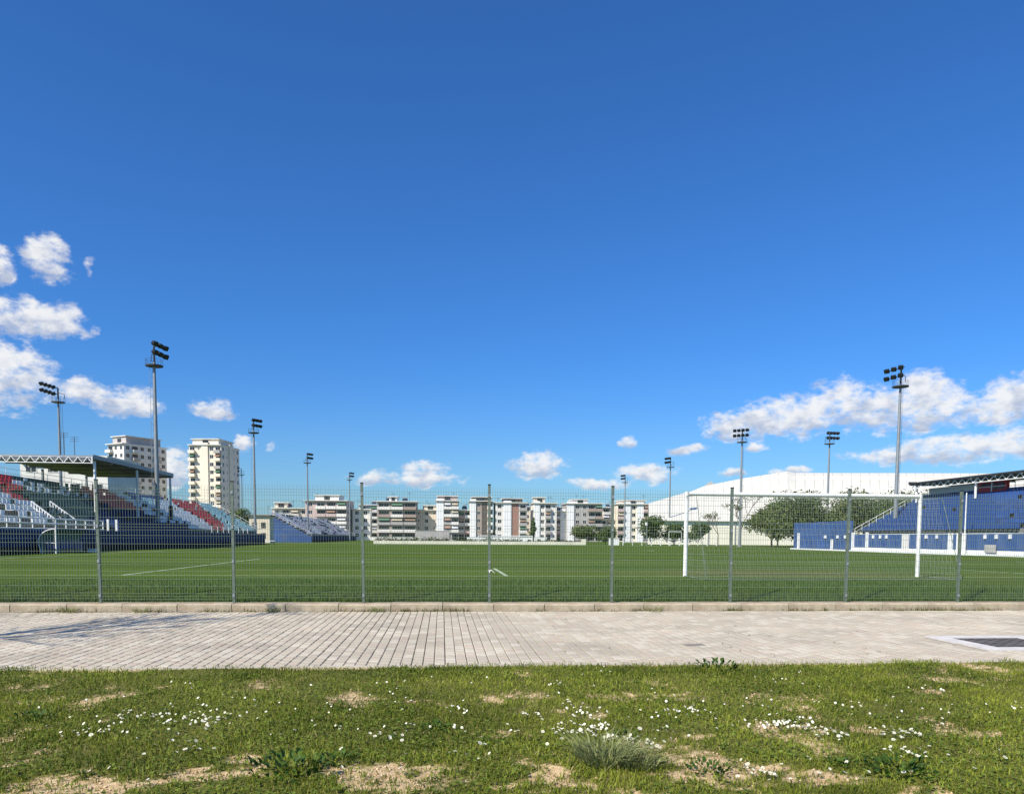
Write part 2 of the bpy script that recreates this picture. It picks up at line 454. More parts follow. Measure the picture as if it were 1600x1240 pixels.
def blades(name, n, hmin, hmax, wid, mats, want_soil, lean=0.9):
    """bent three-point blades scattered over the wedge of lawn in view and a step round it"""
    y = 3.3 + 5.34 * rng.random(n * 2) ** 1.0
    x = (rng.random(n * 2) * 2 - 1) * (y * 0.80 + .6) + .09 * y
    s = soil_at(x, y)
    patch = fbm(x * 1.6, y * 1.6, 51, 3)
    if want_soil: keep = rng.random(n * 2) < np.clip(0.10 + 0.7 * s * (1 - s) * 4 * .6 + .25 * (patch > .58), 0, 1)
    else: keep = rng.random(n * 2) < np.clip(1.02 - 1.05 * s, 0.05, 1) * np.clip(patch * 1.5 + .1, .35, 1)
    keep &= y < 8.44 + .34 * (fbm(x * 2.1, y * 0 + 3, 61, 4) - .25)
    x = x[keep][:n]; y = y[keep][:n]; n = len(x); patch = patch[keep][:n]
    z = np.where(y > 8.5, .004, lawn_z(x, y) - .004)
    h = (hmin + (hmax - hmin) * rng.random(n) ** 1.8) * (0.6 + .8 * fbm(x * 3, y * 3, 70, 2)) * np.where(y > 8.25, 1.25, 1)
    th = rng.random(n) * 2 * np.pi; ph = rng.random(n) * 2 * np.pi
    w = wid * (.6 + .8 * rng.random(n)) * (0.7 + y / 14)
    bx = np.cos(th) * w; by = np.sin(th) * w
    ln = h * lean * rng.random(n)
    dx = np.cos(ph) * ln; dy = np.sin(ph) * ln
    V = np.empty((n, 5, 3), np.float32)
    V[:, 0] = np.stack([x - bx, y - by, z], 1); V[:, 1] = np.stack([x + bx, y + by, z], 1)
    V[:, 2] = np.stack([x + bx * .8 + dx * .35, y + by * .8 + dy * .35, z + h * .6], 1)
    V[:, 3] = np.stack([x - bx * .8 + dx * .35, y - by * .8 + dy * .35, z + h * .6], 1)
    V[:, 4] = np.stack([x + dx, y + dy, z + h * .95], 1)
    k = np.arange(n)[:, None] * 5
    F = np.concatenate([k + np.array([[0, 1, 2]]), k + np.array([[0, 2, 3]]), k + np.array([[3, 2, 4]])], 0)
    r = np.clip(.6 * rng.random(n) + 1.1 * fbm(x * 1.3, y * 1.6, 90, 4) + .5 * (fbm(x * 9, y * 9, 95, 2) - .5) - .36, 0, 1)
    o = link(name, raw_mesh(name, V.reshape(-1, 3), F, mats, np.repeat(r, 5)))
    kind(o, 'stuff'); return o


tag(blades('grass', 165000, .014, .052, .0028, M_grass, False), 'short patchy green grass covering the lawn', 'grass')
tag(blades('dry_grass', 30000, .012, .045, .0022, M_dry, True, 1.6), 'dry yellow grass round the bare sandy patches', 'dry grass')


def clover():
    """small round leaves of the ground cover, thickest where the grass is thin"""
    n = 40000
    y = 3.4 + 5.0 * rng.random(n); x = (rng.random(n) * 2 - 1) * (y * .8 + .5) + .09 * y
    s = soil_at(x, y); p = fbm(x * 1.3 + 5, y * 1.3, 130, 3)
    keep = (rng.random(n) > s * 1.05) & (p > .42)
    x = x[keep]; y = y[keep]; n = len(x)
    z = lawn_z(x, y) + .008 + .03 * rng.random(n)
    r = .006 + .007 * rng.random(n); th = rng.random(n) * 6.283
    tx = (rng.random(n) - .5) * 1.0; ty = (rng.random(n) - .5) * 1.0
    V = np.empty((n, 4, 3), np.float32)
    for k in range(4):
        a = th + k * np.pi / 2; l = r * (1.3 if k % 2 == 0 else .85)
        cx = np.cos(a) * l; cy = np.sin(a) * l
        V[:, k] = np.stack([x + cx, y + cy, z + cx * tx + cy * ty], 1)
    F = np.arange(n * 4).reshape(n, 4)
    o = link('ground_cover', raw_mesh('ground_cover', V.reshape(-1, 3), F, M_clover, np.repeat(rng.random(n), 4)))
    kind(o, 'stuff'); tag(o, 'small round green leaves growing among the grass', 'ground cover')


clover()


def crumbs():
    """clods and pebbles on the bare sand"""
    n = 60000
    y = 3.5 + 4.8 * rng.random(n); x = (rng.random(n) * 2 - 1) * (y * .8 + .5) + .09 * y
    s = soil_at(x, y); k = rng.random(n) < s * .9 - .12
    x = x[k]; y = y[k]; n = len(x); z = lawn_z(x, y)
    r = .003 + .010 * rng.random(n) ** 3
    V = np.empty((n, 6, 3), np.float32)
    for j, (a, b, c) in enumerate(((1, 0, 0), (0, 1, 0), (-1, 0, 0), (0, -1, 0), (0, 0, .8), (0, 0, -.6))):
        V[:, j] = np.stack([x + a * r * (.7 + .6 * rng.random(n)), y + b * r * (.7 + .6 * rng.random(n)), z + .3 * r + c * r], 1)
    f = np.array([[0, 1, 4], [1, 2, 4], [2, 3, 4], [3, 0, 4], [1, 0, 5], [2, 1, 5], [3, 2, 5], [0, 3, 5]])
    F = (np.arange(n)[:, None, None] * 6 + f[None]).reshape(-1, 3)
    m = leafmat('sand_crumb', (0.38, 0.26, 0.13), (0.74, 0.57, 0.36), 0, .95)
    o = kind(link('sand_crumbs', raw_mesh('sand_crumbs', V.reshape(-1, 3), F, m, np.repeat(rng.random(n), 6))), 'stuff')
    tag(o, 'sandy crumbs and pebbles lying on the bare patches', 'pebbles')


crumbs()


# daisies ------------------------------------------------------------------
def daisy_mesh(np_, R, tilt):
    s = MB()
    s.bar((0, 0, -.03), (0, 0, 0), .0012, 3, m=2)
    for i in range(np_):
        a = 2 * math.pi * i / np_ + .2; b = math.pi / np_ * .85
        z = tilt
        s.face([(math.cos(a - b) * R * .3, math.sin(a - b) * R * .3, .001), (math.cos(a - b * .8) * R, math.sin(a - b * .8) * R, z * .9),
                (math.cos(a) * R * 1.1, math.sin(a) * R * 1.1, z), (math.cos(a + b * .8) * R, math.sin(a + b * .8) * R, z * .9),
                (math.cos(a + b) * R * .3, math.sin(a + b) * R * .3, .001)], 0)
    k = 6
    s.face([(math.cos(2 * math.pi * i / k) * R * .34, math.sin(2 * math.pi * i / k) * R * .34, .0035) for i in range(k)], 1)
    return s.mesh('daisy', [M_petal, M_yolk, M_weed])


FLOW = [((1.05,5.49),0.21,0.2,64),((1.18,5.22),0.24,0.10,52),((1.36,5.05),0.12,0.12,28),((1.18,6.03),0.15,0.2,22),((2.0,6.05),0.14,0.13,24),((2.57,5.63),0.21,0.13,52),((2.81,5.23),0.12,0.13,34),((2.73,5.52),0.14,0.14,22),((3.27,5.2),0.2,0.13,40),((1.08,6.39),0.16,0.25,14),((0.71,6.02),0.13,0.09,8),((1.1,7.22),0.21,0.16,10),((-2.43,5.58),0.19,0.14,14),((-2.24,6.14),0.31,0.24,36),((-1.79,5.9),0.25,0.22,36),((-1.7,5.2),0.26,0.13,14),((-0.45,5.36),0.13,0.13,8),((0.13,6.28),0.16,0.21,12),((3.28,7.26),0.18,0.13,8),((4.65,6.87),0.23,0.18,10),((4.91,6.08),0.13,0.14,8),((1.89,4.41),0.22,0.15,22),((3.11,4.66),0.16,0.17,18),((1.53,5.41),0.18,0.12,12),((0.52,5.66),2.36,0.58,80),((-1.98,6.23),1.56,0.68,80),((3.16,5.91),1.48,0.66,60),((2.66,4.55),0.95,0.26,30),((-0.76,4.78),1.59,0.27,14),((0.8,7.2),4.5,.7,40)]
DM = [daisy_mesh(9, .0105, .004), daisy_mesh(8, .0085, .006), daisy_mesh(10, .012, .002)]
WHERE = ['in the thickest daisy clump of the lawn', 'on the right flank of the thickest clump', 'at the right end of the thickest clump', 'in the loose clump above the thickest one', 'in the small clump under the upper right sandy patch', 'in the long right hand clump', 'in the clump just below the long right hand clump', 'between the two right hand clumps', 'in the far right clump near the spreading weed', 'high in the middle lawn', 'left of the thickest clump', 'near the path in the middle', 'at the left lawn end', 'in the wide left drift', 'in the right half of the left drift', 'low in the left lawn', 'above the wide sandy patch', 'beside the lone dark weed', 'near the path right of middle', 'high in the right lawn', 'at the right lawn end', 'at the front right of middle', 'by the spreading weed', 'just right of the thickest clump', 'scattered over the middle lawn', 'scattered over the left lawn', 'scattered over the right lawn', 'scattered at the front right', 'scattered at the front left', 'scattered near the path']
pts = []
for ((c, a, b, n), wh) in zip(FLOW, WHERE):
    for _ in range(int(n * .85)):
        pts.append((c[0] + random.gauss(0, a * .55), c[1] + random.gauss(0, b * .55), wh))
pts = [p for p in pts if 4.0 < p[1] < 8.3]
pts.sort(key=lambda p: p[1])
pz = lawn_z(np.array([p[0] for p in pts]), np.array([p[1] for p in pts]))
far = MB()
for i, (x, y, wh) in enumerate(pts):
    z = float(pz[i]) + random.uniform(.025, .06)
    if i < 300:
        o = link('daisy', random.choice(DM), None, (x, y, z), (random.uniform(-.9, .3), random.uniform(-.6, .5), random.uniform(0, 6)))
        k = random.uniform(.8, 1.35); o.scale = (k, k, k)
        tag(o, 'small white daisy ' + wh, 'daisy', 'daisies ' + wh)
    else:
        R = .0092 * random.uniform(.7, 1.3); tl = random.uniform(-.9, .1); tw = random.uniform(-.5, .5)
        far.face([(x + math.cos(t) * R, y + math.sin(t) * R, z + math.sin(t) * R * -tl + math.cos(t) * R * tw) for t in (0, 1.05, 2.1, 3.14, 4.19, 5.24)], 0)
        far.face([(x + math.cos(t) * R * .35, y + math.sin(t) * R * .35 - .002, z + .002 + math.sin(t) * R * -tl * .35) for t in (0, 1.57, 3.14, 4.71)], 1)
o = kind(far.build('daisies', [M_petal, M_yolk]), 'stuff')
tag(o, 'white daisies dotted over the farther part of the lawn', 'daisies')


# weeds ---------------------------------------------------------------------
def weed_leaf(L, Wd):
    V = []; n = 5
    for i in range(n):
        t = i / (n - 1); w = Wd * math.sin(math.pi * min(1, t * .92 + .08)) ** .7; zz = L * (.75 * t - .55 * t * t)
        V += [(L * t, -w, zz + .25 * w), (L * t, 0, zz), (L * t, w, zz + .25 * w)]
    F = []
    for i in range(n - 1):
        a = i * 3; F += [(a, a + 3, a + 4, a + 1), (a + 1, a + 4, a + 5, a + 2)]
    return V, F


LEAFS = []
for k in range(3):
    V, F = weed_leaf((.038, .050, .032)[k], (.011, .0135, .010)[k])
    LEAFS.append(raw_mesh('leaf', V, F, M_weed, [.2 + .3 * k] * len(V)))
WEEDS = [((-0.92,4.64),.28,30,'dark broad leaved weed, largest one left of the wide sandy patch'),((-0.66,4.86),.15,14,'dark weed at the upper left end of the wide sandy patch'),((-0.04,5.70),.14,16,'lone dark green weed in mid lawn above the wide sandy patch'),((-3.15,6.19),.16,14,'dark weed beside small bare spots near the left lawn end'),((1.32,5.42),.12,12,'small dark weed just behind the thickest daisy clump'),((2.82,4.43),.24,26,'spreading dark weed at the lower right of the lawn'),((1.66,4.55),.16,18,'bright green weed between two bare sandy strips right of the grass tuft'),((3.02,8.18),.26,26,'low green weed growing over the near paving edge'),((2.55,4.62),.13,12,'small weed next to the pale daisies at right front')]
for (p, r, n, lab) in WEEDS:
    z = float(lawn_z(np.array([p[0]]), np.array([p[1]]))[0])
    t = thing('weed', lab, 'weed', (p[0], p[1], z), random.uniform(0, 6))
    n = int(n * 3.4)
    for i in range(n):
        a = i * 2.4 + random.uniform(-.4, .4); d = r * .85 * (i / n) ** .55
        lf = link('leaf', random.choice(LEAFS), t, (math.cos(a) * d, math.sin(a) * d, .005 + .35 * r * random.random() * (1 - .6 * i / n)),
                  (random.uniform(-.4, .4), random.uniform(-1.0, .25), a + random.uniform(-.6, .6)))
        k = random.uniform(.7, 1.25) * (r / .2) ** .5; lf.scale = (k, k, k)


def tuft(p, r, n, h, lab, name='grass_tuft', z0=None):
    z = float(lawn_z(np.array([p[0]]), np.array([p[1]]))[0]) if z0 is None else z0
    V = []; F = []; R = []
    for i in range(n):
        a = random.uniform(0, 6.283); d = r * .5 * math.sqrt(random.random()); x = math.cos(a) * d; y = math.sin(a) * d
        hh = h * random.uniform(.5, 1.1); a2 = a + random.uniform(-1, 1); ln = r * random.uniform(.2, 1.1)
        th = random.uniform(0, 6.283); w = .0032
        k = len(V); bx = math.cos(th) * w; by = math.sin(th) * w; dx = math.cos(a2) * ln; dy = math.sin(a2) * ln
        V += [(x - bx, y - by, -.01), (x + bx, y + by, -.01), (x + bx + dx * .35, y + by + dy * .35, hh * .65), (x - bx + dx * .35, y - by + dy * .35, hh * .65), (x + dx, y + dy, hh), (x + dx, y + dy, hh)]
        F += [(k, k + 1, k + 2, k + 3), (k + 3, k + 2, k + 4, k + 5)]; R += [random.random()] * 6
    me = raw_mesh(name, V, F, M_tuft, R)
    return tag(link(name, me, None, (p[0], p[1], z)), lab, 'grass tuft')


tuft((1.03, 4.72), .30, 420, .19, 'tall grey green grass tuft in front of the thickest daisies')
tuft((1.22, 4.62), .18, 160, .12, 'dark small tuft leaning against the tall grey green tuft')
for (x, lab) in ((-1.24, 'tallest weed tuft at the foot of the kerb, left of middle'), (-5.62, 'dark tuft at the kerb foot near the second fence post'), (-3.22, 'low wide tuft at the kerb foot left of middle'), (-6.91, 'low tuft at the kerb foot near the left end'), (4.2, 'brownish low tuft at the kerb foot right of middle')):
    tuft((x, 14.88), .22 if x != 4.2 else .3, 90, .12, lab, 'kerb_tuft', 0.0)

# ------------------------------------------------------------------ path
Y0, Y1 = 8.5, 14.94
s = MB(); s.face([(-8.6, Y0, -.012), (13.2, Y0, -.012), (13.2, Y1, -.012), (-8.6, Y1, -.012)])
path = kind(s.build('path', M_joint), 'structure')


def paving_mat():
    m = bpy.data.materials.new('paving_far'); m.use_nodes = True
    g = NG(m.node_tree); b = m.node_tree.nodes['Principled BSDF']
    co = g.n('ShaderNodeTexCoord').outputs['Object']
    br = g.n('ShaderNodeTexBrick'); m.node_tree.links.new(co, br.inputs['Vector'])
    br.inputs['Scale'].default_value = 1.0; br.inputs['Brick Width'].default_value = .2; br.inputs['Row Height'].default_value = .127
    br.inputs['Mortar Size'].default_value = .006
    br.inputs['Color1'].default_value = (.45, .40, .315, 1); br.inputs['Color2'].default_value = (.41, .36, .285, 1); br.inputs['Mortar'].default_value = (.17, .14, .11, 1)
    m.node_tree.links.new(br.outputs['Color'], b.inputs['Base Color']); b.inputs['Roughness'].default_value = .9
    return m


M_pfar = paving_mat()
for (a, b) in ((-60, -8.6), (13.2, 60)):
    s = MB(); s.face([(a, Y0, -.002), (b, Y0, -.002), (b, Y1, -.002), (a, Y1, -.002)])
    kind(s.build('path_extension', M_pfar), 'structure')

# manhole opening, edging, pavers
MHX0, MHX1, MHY0, MHY1 = 7.22, 8.75, 9.42, 10.86
PW, PL = .127, .203
pav_near = []; pav = MB()


def paver_shape(s, x0, x1, y0, y1, z, m=None):
    c = .006; k = len(s.v)
    s.v += [(x0, y0, z - .03), (x1, y0, z - .03), (x1, y1, z - .03), (x0, y1, z - .03),
            (x0, y0, z - .005), (x1, y0, z - .005), (x1, y1, z - .005), (x0, y1, z - .005),
            (x0 + c, y0 + c, z), (x1 - c, y0 + c, z), (x1 - c, y1 - c, z), (x0 + c, y1 - c, z)]
    for q in ((8, 9, 10, 11), (0, 1, 5, 4), (1, 2, 6, 5), (2, 3, 7, 6), (3, 0, 4, 7), (4, 5, 9, 8), (5, 6, 10, 9), (6, 7, 11, 10), (7, 4, 8, 11)):
        s.f.append(tuple(k + i for i in q)); s.mi.append(s.m if m is None else m)


YS = Y0 + .11
ncol = int(21.8 / PW)
for i in range(ncol):
    x = -8.6 + i * PW
    off = (i % 2) * PL / 2
    yy = YS - off
    jx = random.gauss(0, .0012)
    while yy < Y1 - .01:
        a = max(yy, YS); b = min(yy + PL, Y1 - .004); yy += PL
        if b - a < .03: continue
        if MHX0 - .09 < x < MHX1 and MHY0 - .02 < (a + b) / 2 < MHY1 + .02: continue
        z = 0.004 * (fbm(np.array([x * 1.2]), np.array([a * 1.2]), 60, 2)[0] - .5) * 2 + random.gauss(0, .0012)
        u = random.random(); mi = 0 if u < .62 else (1 if u < .82 else 2)
        x0 = x + jx + .0048; x1 = x + jx + PW - .0048
        if b - a > .19 and abs(x - .09 * a) < .70 * a and a < YS + PL * 2.6 and len(pav_near) < 298:
            pav_near.append(((x0 + x1) / 2, (a + b) / 2, z, mi))
        else:
            paver_shape(pav, x0, x1, a + .006, b - .006, z, mi)
o = kind(pav.build('paver_field', [M_paver, M_paver2, M_paver3], path), 'stuff')
pm = []
for m in (M_paver, M_paver2, M_paver3):
    s = MB(); paver_shape(s, -(PW / 2 - .0048), PW / 2 - .0048, -(PL / 2 - .006), PL / 2 - .006, 0); pm.append(s.mesh('paver', m))
for (x, y, z, mi) in pav_near:
    link('paver', pm[mi], path, (x, y, z), (random.gauss(0, .006), random.gauss(0, .006), random.gauss(0, .006)))
s = MB(); s.box(0, .49, 0, .095, -.08, .012)
em = s.mesh('edging_stone', M_paver3)
for i in range(44):
    link('edging_stone', em, path, (-8.6 + i * .495, Y0 + random.gauss(0, .003), random.gauss(0, .002)), (0, 0, random.gauss(0, .004)))

# manhole
mh = thing('manhole_cover', 'dark metal manhole cover set in a pale concrete surround on the path', 'manhole cover', ((MHX0 + MHX1) / 2, (MHY0 + MHY1) / 2, 0))
hx, hy = (MHX1 - MHX0) / 2, (MHY1 - MHY0) / 2
s = MB()
for (x0, x1, y0, y1) in ((-hx, hx, -hy, -hy + .24), (-hx, hx, hy - .24, hy), (-hx, -hx + .24, -hy + .24, hy - .24), (hx - .24, hx, -hy + .24, hy - .24)):
    s.box(x0, x1, y0, y1, -.05, .012)
s.build('concrete_surround', mat('pale_concrete', (0.60, 0.56, 0.52), .9, .1, 4, .3), mh)
s = MB(); s.box(-hx + .245, hx - .245, -hy + .245, hy - .245, -.05, .004)
cv = s.build('cover_plate', mat('cover_iron', (0.105, 0.092, 0.082), .85, .25, 5, .4, dirt=((.22, .18, .15), .5, 4)), mh)
s = MB()
for i in range(6):
    for j in range(6):
        a = -hx + .33 + i * (2 * hx - .66) / 5; b = -hy + .33 + j * (2 * hy - .66) / 5
        s.box(a - .03, a + .03, b - .012, b + .012, .004, .010)
s.build('tread_stud', M_dark, cv)
s = MB(); s.box(-.14, .14, -.08, .08, -.02, .004)
dg = s.build('drain_cover', mat('drain_iron', (.24, .21, .17), .6, .2, 6, .3), None, loc=(3.42, 10.12, 0)); dg.rotation_euler.z = .1
tag(dg, 'small dark drain cover in the paving right of middle', 'drain cover')

# kerb of concrete stones under the fence
kb = MB(); kb.box(-60, 60, 15.0, 15.44, -.2, .02)
kerb = kind(kb.build('kerb', M_conc), 'structure')
kms = []
for r in range(4):
    s = MB(); L = .985; d = .02 + .004 * r
    s.prism([(0, 0), (.46, 0), (.46, .15), (d, .15), (0, .15 - d)], 0, L)
    kms.append(s.mesh('kerb_stone', M_kerb))
for i in range(46):
    o = link('kerb_stone', kms[i % 4], kerb, (-17 + i + 1, 14.97 + random.gauss(0, .004), random.gauss(0, .0025) - .002), (0, 0, math.pi / 2))


# weeds rooted in the joint between paving and kerb and here and there between pavers
jx_ = []; jy_ = []
for k in range(70):
    c = random.uniform(-8.5, 13); w = random.uniform(.05, .35)
    for _ in range(int(26 * w / .2)): jx_.append(random.gauss(c, w * .5)); jy_.append(14.93 + random.gauss(0, .012))
for k in range(120):
    c = -8.6 + PW * random.randint(0, 168); yy = 8.7 + 6 * random.random() ** 1.5
    for _ in range(6): jx_.append(c + random.gauss(0, .004)); jy_.append(yy + random.gauss(0, .05))
jx_ = np.array(jx_); jy_ = np.array(jy_); n = len(jx_)
h = np.where(jy_ > 14.8, .03 + .09 * rng.random(n) ** 2, .008 + .014 * rng.random(n)); th = rng.random(n) * 6.283; w = np.where(jy_ > 14.8, .006, .004)
V = np.stack([np.stack([jx_ - np.cos(th) * w, jy_ - np.sin(th) * w, 0 * h - .005], 1), np.stack([jx_ + np.cos(th) * w, jy_ + np.sin(th) * w, 0 * h - .005], 1),
              np.stack([jx_ + .03 * rng.standard_normal(n) * (h > .03), jy_ - .03 * rng.random(n), h], 1)], 1)
M_jw = leafmat('joint_weed', (0.07, 0.075, 0.02), (0.20, 0.20, 0.07), .2)
o = kind(link('joint_weeds', raw_mesh('joint_weeds', V.reshape(-1, 3), np.arange(n * 3).reshape(n, 3), M_jw, np.repeat(rng.random(n), 3))), 'stuff')
tag(o, 'thin weeds in the joint between the paving and the kerb', 'weeds')


# ------------------------------------------------------------------ pitch
def pitch_mat():
    m = bpy.data.materials.new('pitch_turf'); m.use_nodes = True
    g = NG(m.node_tree); b = m.node_tree.nodes['Principled BSDF']
    co = g.n('ShaderNodeTexCoord').outputs['Object']
    sp = g.n('ShaderNodeSeparateXYZ'); m.node_tree.links.new(co, sp.inputs[0])
    st = g.ramp(g.m('SINE', g.m('MULTIPLY', sp.outputs[1], math.pi / 5.5)), -.25, .25)
    c = g.mix(st, (0.066, 0.118, 0.015, 1), (0.098, 0.152, 0.021, 1))
    n = g.ramp(g.noise(co, .22, 7, .65), .35, .7)
    c = g.mix(g.m('MULTIPLY', n, .55), c, (0.110, 0.125, 0.026, 1))
    wx = g.m('MULTIPLY', g.m('SUBTRACT', sp.outputs[0], 11.07), .16); wy = g.m('MULTIPLY', g.m('SUBTRACT', sp.outputs[1], 25.0), .30)
    wr = g.m('SQRT', g.m('ADD', g.m('MULTIPLY', wx, wx), g.m('MULTIPLY', wy, wy)))
    wear = g.ramp(g.m('SUBTRACT', g.m('ADD', wr, g.noise(co, .9, 5, .7)), .5), .35, 1.05, .65, 0)
    c = g.mix(wear, c, (0.165, 0.150, 0.060, 1))
    n2 = g.ramp(g.noise(co, 6, 5, .75), .35, .7)
    c = g.mix(g.m('MULTIPLY', n2, .6), c, (0.032, 0.062, 0.010, 1))
    m.node_tree.links.new(c, b.inputs['Base Color']); b.inputs['Roughness'].default_value = 1; b.inputs['Specular IOR Level'].default_value = .03
    bn = g.n('ShaderNodeBump'); bn.inputs['Strength'].default_value = .7; bn.inputs['Distance'].default_value = .04
    m.node_tree.links.new(g.noise(co, 30, 4, .7), bn.inputs['Height']); m.node_tree.links.new(bn.outputs[0], b.inputs['Normal'])
    return m


M_pitch = pitch_mat()
s = MB()
s.face([(-60, 15.44, .08), (60, 15.44, .08), (60, 16.7, PZ), (-60, 16.7, PZ)])
s.face([(-140, 16.7, PZ), (150, 16.7, PZ), (150, 262, PZ), (-140, 262, PZ)])
kind(s.build('pitch', M_pitch), 'structure')
# blades on the first metres behind the kerb so that the edge is not razor sharp
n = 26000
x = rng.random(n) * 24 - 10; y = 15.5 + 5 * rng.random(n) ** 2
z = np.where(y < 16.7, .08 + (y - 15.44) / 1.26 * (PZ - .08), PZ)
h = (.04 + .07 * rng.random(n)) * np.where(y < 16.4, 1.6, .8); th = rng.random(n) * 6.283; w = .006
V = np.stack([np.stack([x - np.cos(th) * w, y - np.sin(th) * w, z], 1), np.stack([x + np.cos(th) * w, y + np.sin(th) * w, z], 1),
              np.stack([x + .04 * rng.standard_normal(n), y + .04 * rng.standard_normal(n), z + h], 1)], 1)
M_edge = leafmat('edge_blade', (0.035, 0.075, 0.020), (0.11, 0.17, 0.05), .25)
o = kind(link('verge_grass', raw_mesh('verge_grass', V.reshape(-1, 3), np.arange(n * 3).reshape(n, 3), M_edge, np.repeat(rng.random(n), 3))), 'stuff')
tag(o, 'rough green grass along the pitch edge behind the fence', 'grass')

GX, GY = 11.07, 22.75            # centre of the near goal mouth
FX0, FX1, FYE = -20.6, 40.0, 124.5
mk = MB()
lz = PZ + .004


def line(x0, y0, x1, y1, w=.12):
    d = Vector((x1 - x0, y1 - y0)); d.normalize(); nx, ny = -d.y * w / 2, d.x * w / 2
    mk.face([(x0 - nx, y0 - ny, lz), (x0 + nx, y0 + ny, lz), (x1 + nx, y1 + ny, lz), (x1 - nx, y1 - ny, lz)])


mid = (GY + FYE) / 2
line(FX0, GY, FX1, GY); line(FX0, FYE, FX1, FYE); line(FX0, GY + .06, FX0, FYE - .06); line(FX1, GY + .06, FX1, FYE - .06); line(FX0 + .06, mid, FX1 - .06, mid)
for (yb, sg) in ((GY, 1), (FYE, -1)):
    for (hw, dp) in ((20.16, 16.5), (9.16, 5.5)):
        line(GX - hw, yb + sg * .06, GX - hw, yb + sg * dp); line(GX + hw, yb + sg * .06, GX + hw, yb + sg * dp)
        line(GX - hw - .06, yb + sg * (dp + .06), GX + hw + .06, yb + sg * (dp + .06))
pr = None
for i in range(49):
    a = 2 * math.pi * i / 48; p = (GX + 9.15 * math.cos(a), mid + 9.15 * math.sin(a))
    if pr: line(pr[0], pr[1], p[0], p[1])
    pr = p
M_line = mat('line_paint', (.38, .45, .29), .9, .2, 1.5, dirt=((.12, .17, .06), .8, 3))
kind(mk.build('pitch_markings', M_line), 'structure')

# ------------------------------------------------------------------ fence
FY = 15.25; FX = -6.49; FSP = 2.475; FZ0, FZ1 = .15, 2.43
fence = thing('mesh_fence', 'grey green welded mesh fence on a low kerb in front of the football pitch', 'fence', (FX, FY, FZ0))
s = MB()
s.box(-.025, .025, -.02, .03, 0, FZ1 - FZ0 + .04)
post_m = s.mesh('post', M_fence)
s = MB(); s.box(-.029, .029, -.024, .034, FZ1 - FZ0 + .04, FZ1 - FZ0 + .06)
cap_m = s.mesh('post_cap', M_black)
s = MB(); s.box(-.02, .02, -.035, -.02, -.03, .03)
clip_m = s.mesh('fixing_clip', M_galv)
s = MB()
H = FZ1 - FZ0 - .06
for i in range(48):
    x = .055 + i * (FSP - .11) / 47
    prevz = 0
    s.bar((x, -.022, .05), (x, -.022, H + .05), .0026, 4, caps=False)
zs = []
for zc in (.14, .80, 1.46, 2.12):
    zs += [zc - .055, zc, zc + .055]
for zz in sorted(zs + [.33, .47, .62, .98, 1.14, 1.30, 1.64, 1.80, 1.96]):
    r = .0034
    s.bar((.03, -.030, zz), (FSP - .03, -.030, zz), r, 4, caps=False)
panel_m = s.mesh('mesh_panel', M_wire)
for k in range(-4, 12):
    p = link('post', post_m, fence, (k * FSP, 0, 0), (random.gauss(0, .004), random.gauss(0, .006), 0))
    link('post_cap', cap_m, p)
    for zz in (.14, .8, 1.46, 2.12): link('fixing_clip', clip_m, p, (0, 0, zz))
    if k < 11: link('mesh_panel', panel_m, fence, (k * FSP, 0, random.gauss(0, .008)), (random.gauss(0, .003), 0, 0))
s = MB()
s.bar((0, 0, 0), (.05, -.02, .03), .018, 5, .01); s.bar((.05, -.02, .03), (.14, -.03, -.06), .010, 4, .006); s.bar((0, 0, 0), (-.05, -.015, .015), .014, 5, .006); s.bar((0, 0, .02), (0, 0, -.05), .02, 6, .014)
rag = s.build('plastic_tie', M_white, None, loc=(FX + 3 * FSP, FY - .05, .78))
rag.scale = (.7, .7, .7); tag(rag, 'scrap of white plastic tied low round a middle fence post', 'plastic tie')


